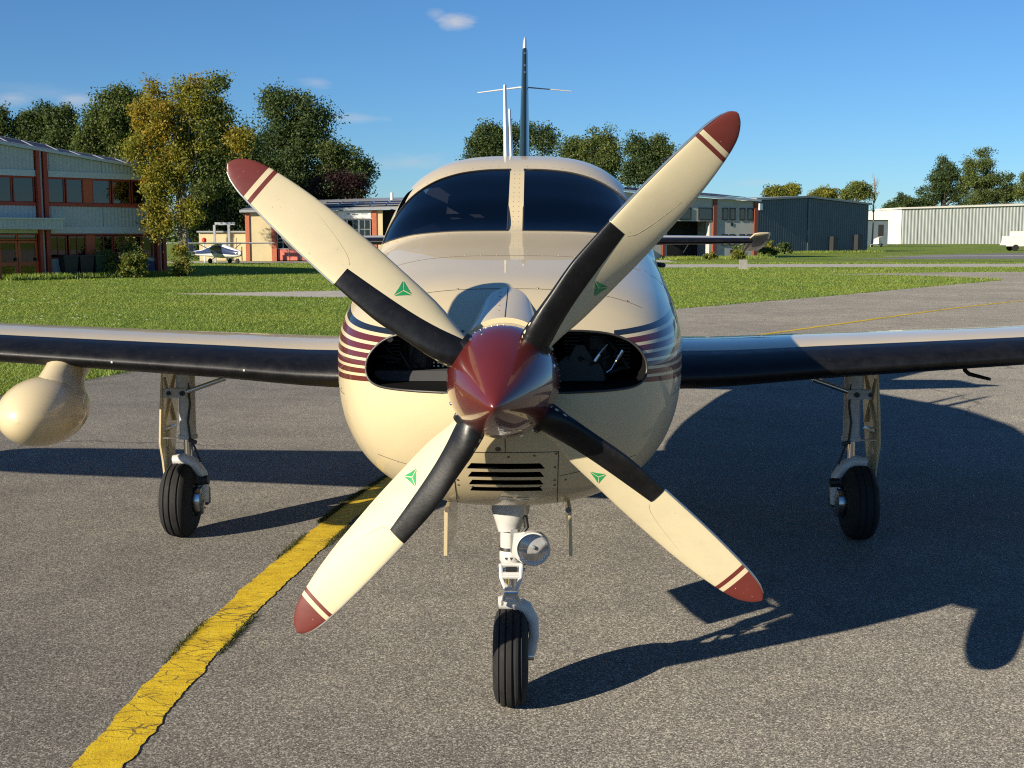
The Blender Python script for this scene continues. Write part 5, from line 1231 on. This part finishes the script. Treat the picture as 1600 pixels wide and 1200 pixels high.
lo_ = bars('torque_link', [(U(-.010, .440, 4.075), U(-.034, .398, 4.115)), (U(.012, .440, 4.075), U(.026, .398, 4.115)), (U(-.034, .398, 4.115), U(.026, .398, 4.115)), (U(-.034, .412, 4.11), U(-.034, .380, 4.12)), (U(-.02, .420, 4.095), U(.018, .416, 4.10)), (U(.026, .398, 4.115), U(.028, .378, 4.12))])
box('link_window_shade', (cx - .018, 4.118, .497), (cx + .020, 4.124, .517), 'wire_black', nose)  # black plate in the link window, the hole's shade put into its colour
tube('link_bolt', [(cx - .046, 4.125, .505), (cx + .050, 4.125, .505)], .006, 'steel', nose, 8); tube('link_bolt', [(cx - .022, 4.072, .438), (cx + .026, 4.072, .438)], .006, 'steel', nose, 8)
tube('brake_line', [(cx + .045, 4.14, .70), (cx + .05, 4.13, .62), (cx + .044, 4.13, .55), (cx + .048, 4.13, .52)], .004, 'wire_black', nose, 6)
fk = MB(); fk.tube([(-.035, 4.17, .372), (.02, 4.17, .376), (.06, 4.17, .355), (.086, 4.17, .31), (.090, 4.17, .25), (.078, 4.17, .185)], [.024, .028, .025, .021, .018, .017], 14)
fk.build('fork', 'white_enamel', nose, True)
tube('axle', [(-.045, 4.17, .178), (.09, 4.17, .178)], .016, 'steel', nose, 12)
ty = tyre('nose_tyre', (.008, 4.17, .178), .178, .124, .085, nose, (-.036, -.013, .012, .034))
MB().lathe([(-.05, .0), (-.05, .05), (-.042, .083), (.042, .083), (.05, .05), (.05, 0)], (.008, 4.17, .178), (1, 0, 0), 28).build('nose_wheel_rim', 'white_enamel', nose, True)
# landing light
lc = Vector((.086, 4.06, .598)); la = Vector((.0, -1, -.04))
lm = MB(); lm.prism([(.020, 4.078, .645), (.10, 4.078, .655), (.135, 4.078, .625), (.142, 4.078, .58), (.115, 4.078, .545), (.045, 4.078, .543), (.012, 4.078, .57)], (0, .006, 0)); ll = lm.build('lamp_bracket', 'white_enamel', nose)
MB().lathe([(-.02, 0.0580), (.012, 0.0592), (.014, 0.0545), (.004, 0.0528)], lc, la, 36).build('lamp_ring', 'white_enamel', nose, True)
MB().lathe([(-.040, 0.0000), (-.036, 0.0209), (-.024, 0.0394), (-.008, 0.0510), (.004, 0.0531)], lc, la, 36).build('lamp_reflector', 'lamp_mirror', nose, True)
MB().lathe([(.020, 0.0000), (.0165, 0.0232), (.004, 0.0528)], lc, la, 36).build('lamp_lens', 'lamp_glass', nose, True)
MB().lathe([(-.03, 0.0070), (-.006, 0.0070), (-.004, 0.0000)], lc, la, 10).build('lamp_bulb', 'gear_grey', nose, True)
tube('lamp_cable', [(.06, 4.11, .70), (.066, 4.11, .66), (.05, 4.11, .64)], .007, 'wire_black', nose, 8)
for s in (-1, 1):
    x0 = s * .205
    MB().prism([(x0, 4.06, .735), (x0, 4.72, .70), (x0 + s * .012, 4.70, .50), (x0 + s * .010, 4.30, .535), (x0 + s * .006, 4.10, .56)], (s * .012, 0, 0)).build('gear_door', 'cream_paint', plane)
    tube('door_hinge', [(x0, 4.03, .738), (x0 + .002 * s, 4.09, .725)], .010, 'screw_metal', nose, 8)
# main legs
for s in (-1, 1):
    X = s * 1.865; yA = 6.60
    m_ = MB(); m_.tube([(X - s * .03, yA + .03, .98), (X - s * .03, yA + .03, .80)], .052, 20); m_.tube([(X - s * .035, yA + .03, .82), (X - s * .035, yA + .03, .555)], .045, 20)
    m_.tube([(X - s * .035, yA + .03, .565), (X - s * .035, yA + .03, .545)], .052, 20); m_.box((X - .075, yA - .035, .78), (X + .05, yA + .02, .83))
    leg = m_.build('main_leg', 'gear_grey', plane, True)
    tube('piston', [(X - s * .035, yA + .03, .555), (X - s * .035, yA + .03, .42)], .025, 'chrome', leg, 16)
    f_ = MB(); f_.tube([(X + s * .05, yA + .02, .425), (X - s * .02, yA + .02, .432), (X - s * .07, yA + .02, .40), (X - s * .112, yA + .02, .345), (X - s * .125, yA + .02, .28), (X - s * .122, yA + .02, .19)], [.026, .034, .033, .028, .022, .020], 14)
    f_.build('fork', 'white_enamel', leg, True)
    tube('hose_clip', [(X - s * .125 + .024, yA, .318), (X - s * .125 - .024, yA, .312)], .026, 'wire_black', leg, 10)
    c = (X + s * .008, yA, .205)
    tyre('main_tyre', c, .205, .172, .095, leg, (-.040, -.004, .032))
    MB().lathe([(-.080, 0), (-.080, .055), (-.066, .088), (.066, .088), (.080, .055), (.080, 0)], c, (1, 0, 0), 32).build('main_wheel_rim', 'gear_grey', leg, True)
    MB().lathe([(0, .0), (.0, .080), (.040, .080), (.043, .066), (.046, .035), (.052, .0)], (X - s * .075, yA, .205), (-s, 0, 0), 28).build('brake_disc', 'steel', leg, True)
    br = MB(); br.box((X - s * .112 - .016, yA + .045, .165), (X - s * .112 + .016, yA + .11, .255)); br.build('brake_caliper', 'engine_grey', leg)
    for k in range(5): MB().lathe([(0, .006), (.007, .005), (.008, 0)], (X - s * .118, yA + .052 * math.cos(k * 1.257), .205 + .052 * math.sin(k * 1.257)), (-s, 0, 0), 6).build('wheel_bolt', 'steel', leg)
    tube('side_brace', [(X - s * .03, yA - .02, .805), (X - s * .26, yA, .885)], [.013, .013], 'steel', leg, 10)
    tube('brace_pivot', [(X - s * .03, yA - .05, .805), (X - s * .03, yA + .0, .805)], .014, 'wire_black', leg, 10)
    tube('bolt_head', [(X + s * .045, yA - .045, .805), (X + s * .045, yA - .03, .805)], .012, 'wire_black', leg, 10)
    tube('brake_hose', [(X - s * .055, yA - .01, .86), (X - s * .062, yA - .01, .74), (X - s * .05, yA - .02, .65), (X - s * .06, yA - .02, .555), (X - s * .085, yA - .02, .50), (X - s * .11, yA - .01, .42)], .006, 'wire_black', leg, 8)
    tube('hose_fitting', [(X - s * .052, yA - .02, .545), (X - s * .095, yA - .02, .53)], .011, 'engine_grey', leg, 8)
    # gear door plate outboard
    pr = [(6.60, .93), (6.90, .93), (6.92, .70), (6.90, .50), (6.86, .40), (6.80, .28), (6.72, .17), (6.68, .17), (6.66, .30), (6.64, .42), (6.61, .52), (6.60, .70)]
    dz = []
    for (y, z) in pr: dz.append((X + s * (.085 + .030 * max(0, (.93 - z) / .4 if z > .53 else 1 - (.53 - z) * 1.1)), y, z))
    door = fixn(MB().prism(dz, (s * .010, 0, 0)).build('gear_door', 'cream_paint', leg, False))
    st = MB(); 
    for (a, b) in (((6.64, .88), (6.84, .62)), ((6.84, .88), (6.64, .62)), ((6.64, .60), (6.84, .58)), ((6.68, .58), (6.76, .25))):
        st.tube([(X + s * .088, a[0], a[1]), (X + s * .096, b[0], b[1])], .010, 6)
    st.build('door_rib', 'cream_paint', leg, True)
    tube('door_link', [(X - s * .0, yA, .552), (X + s * .10, yA + .02, .548)], .005, 'steel', leg, 6)
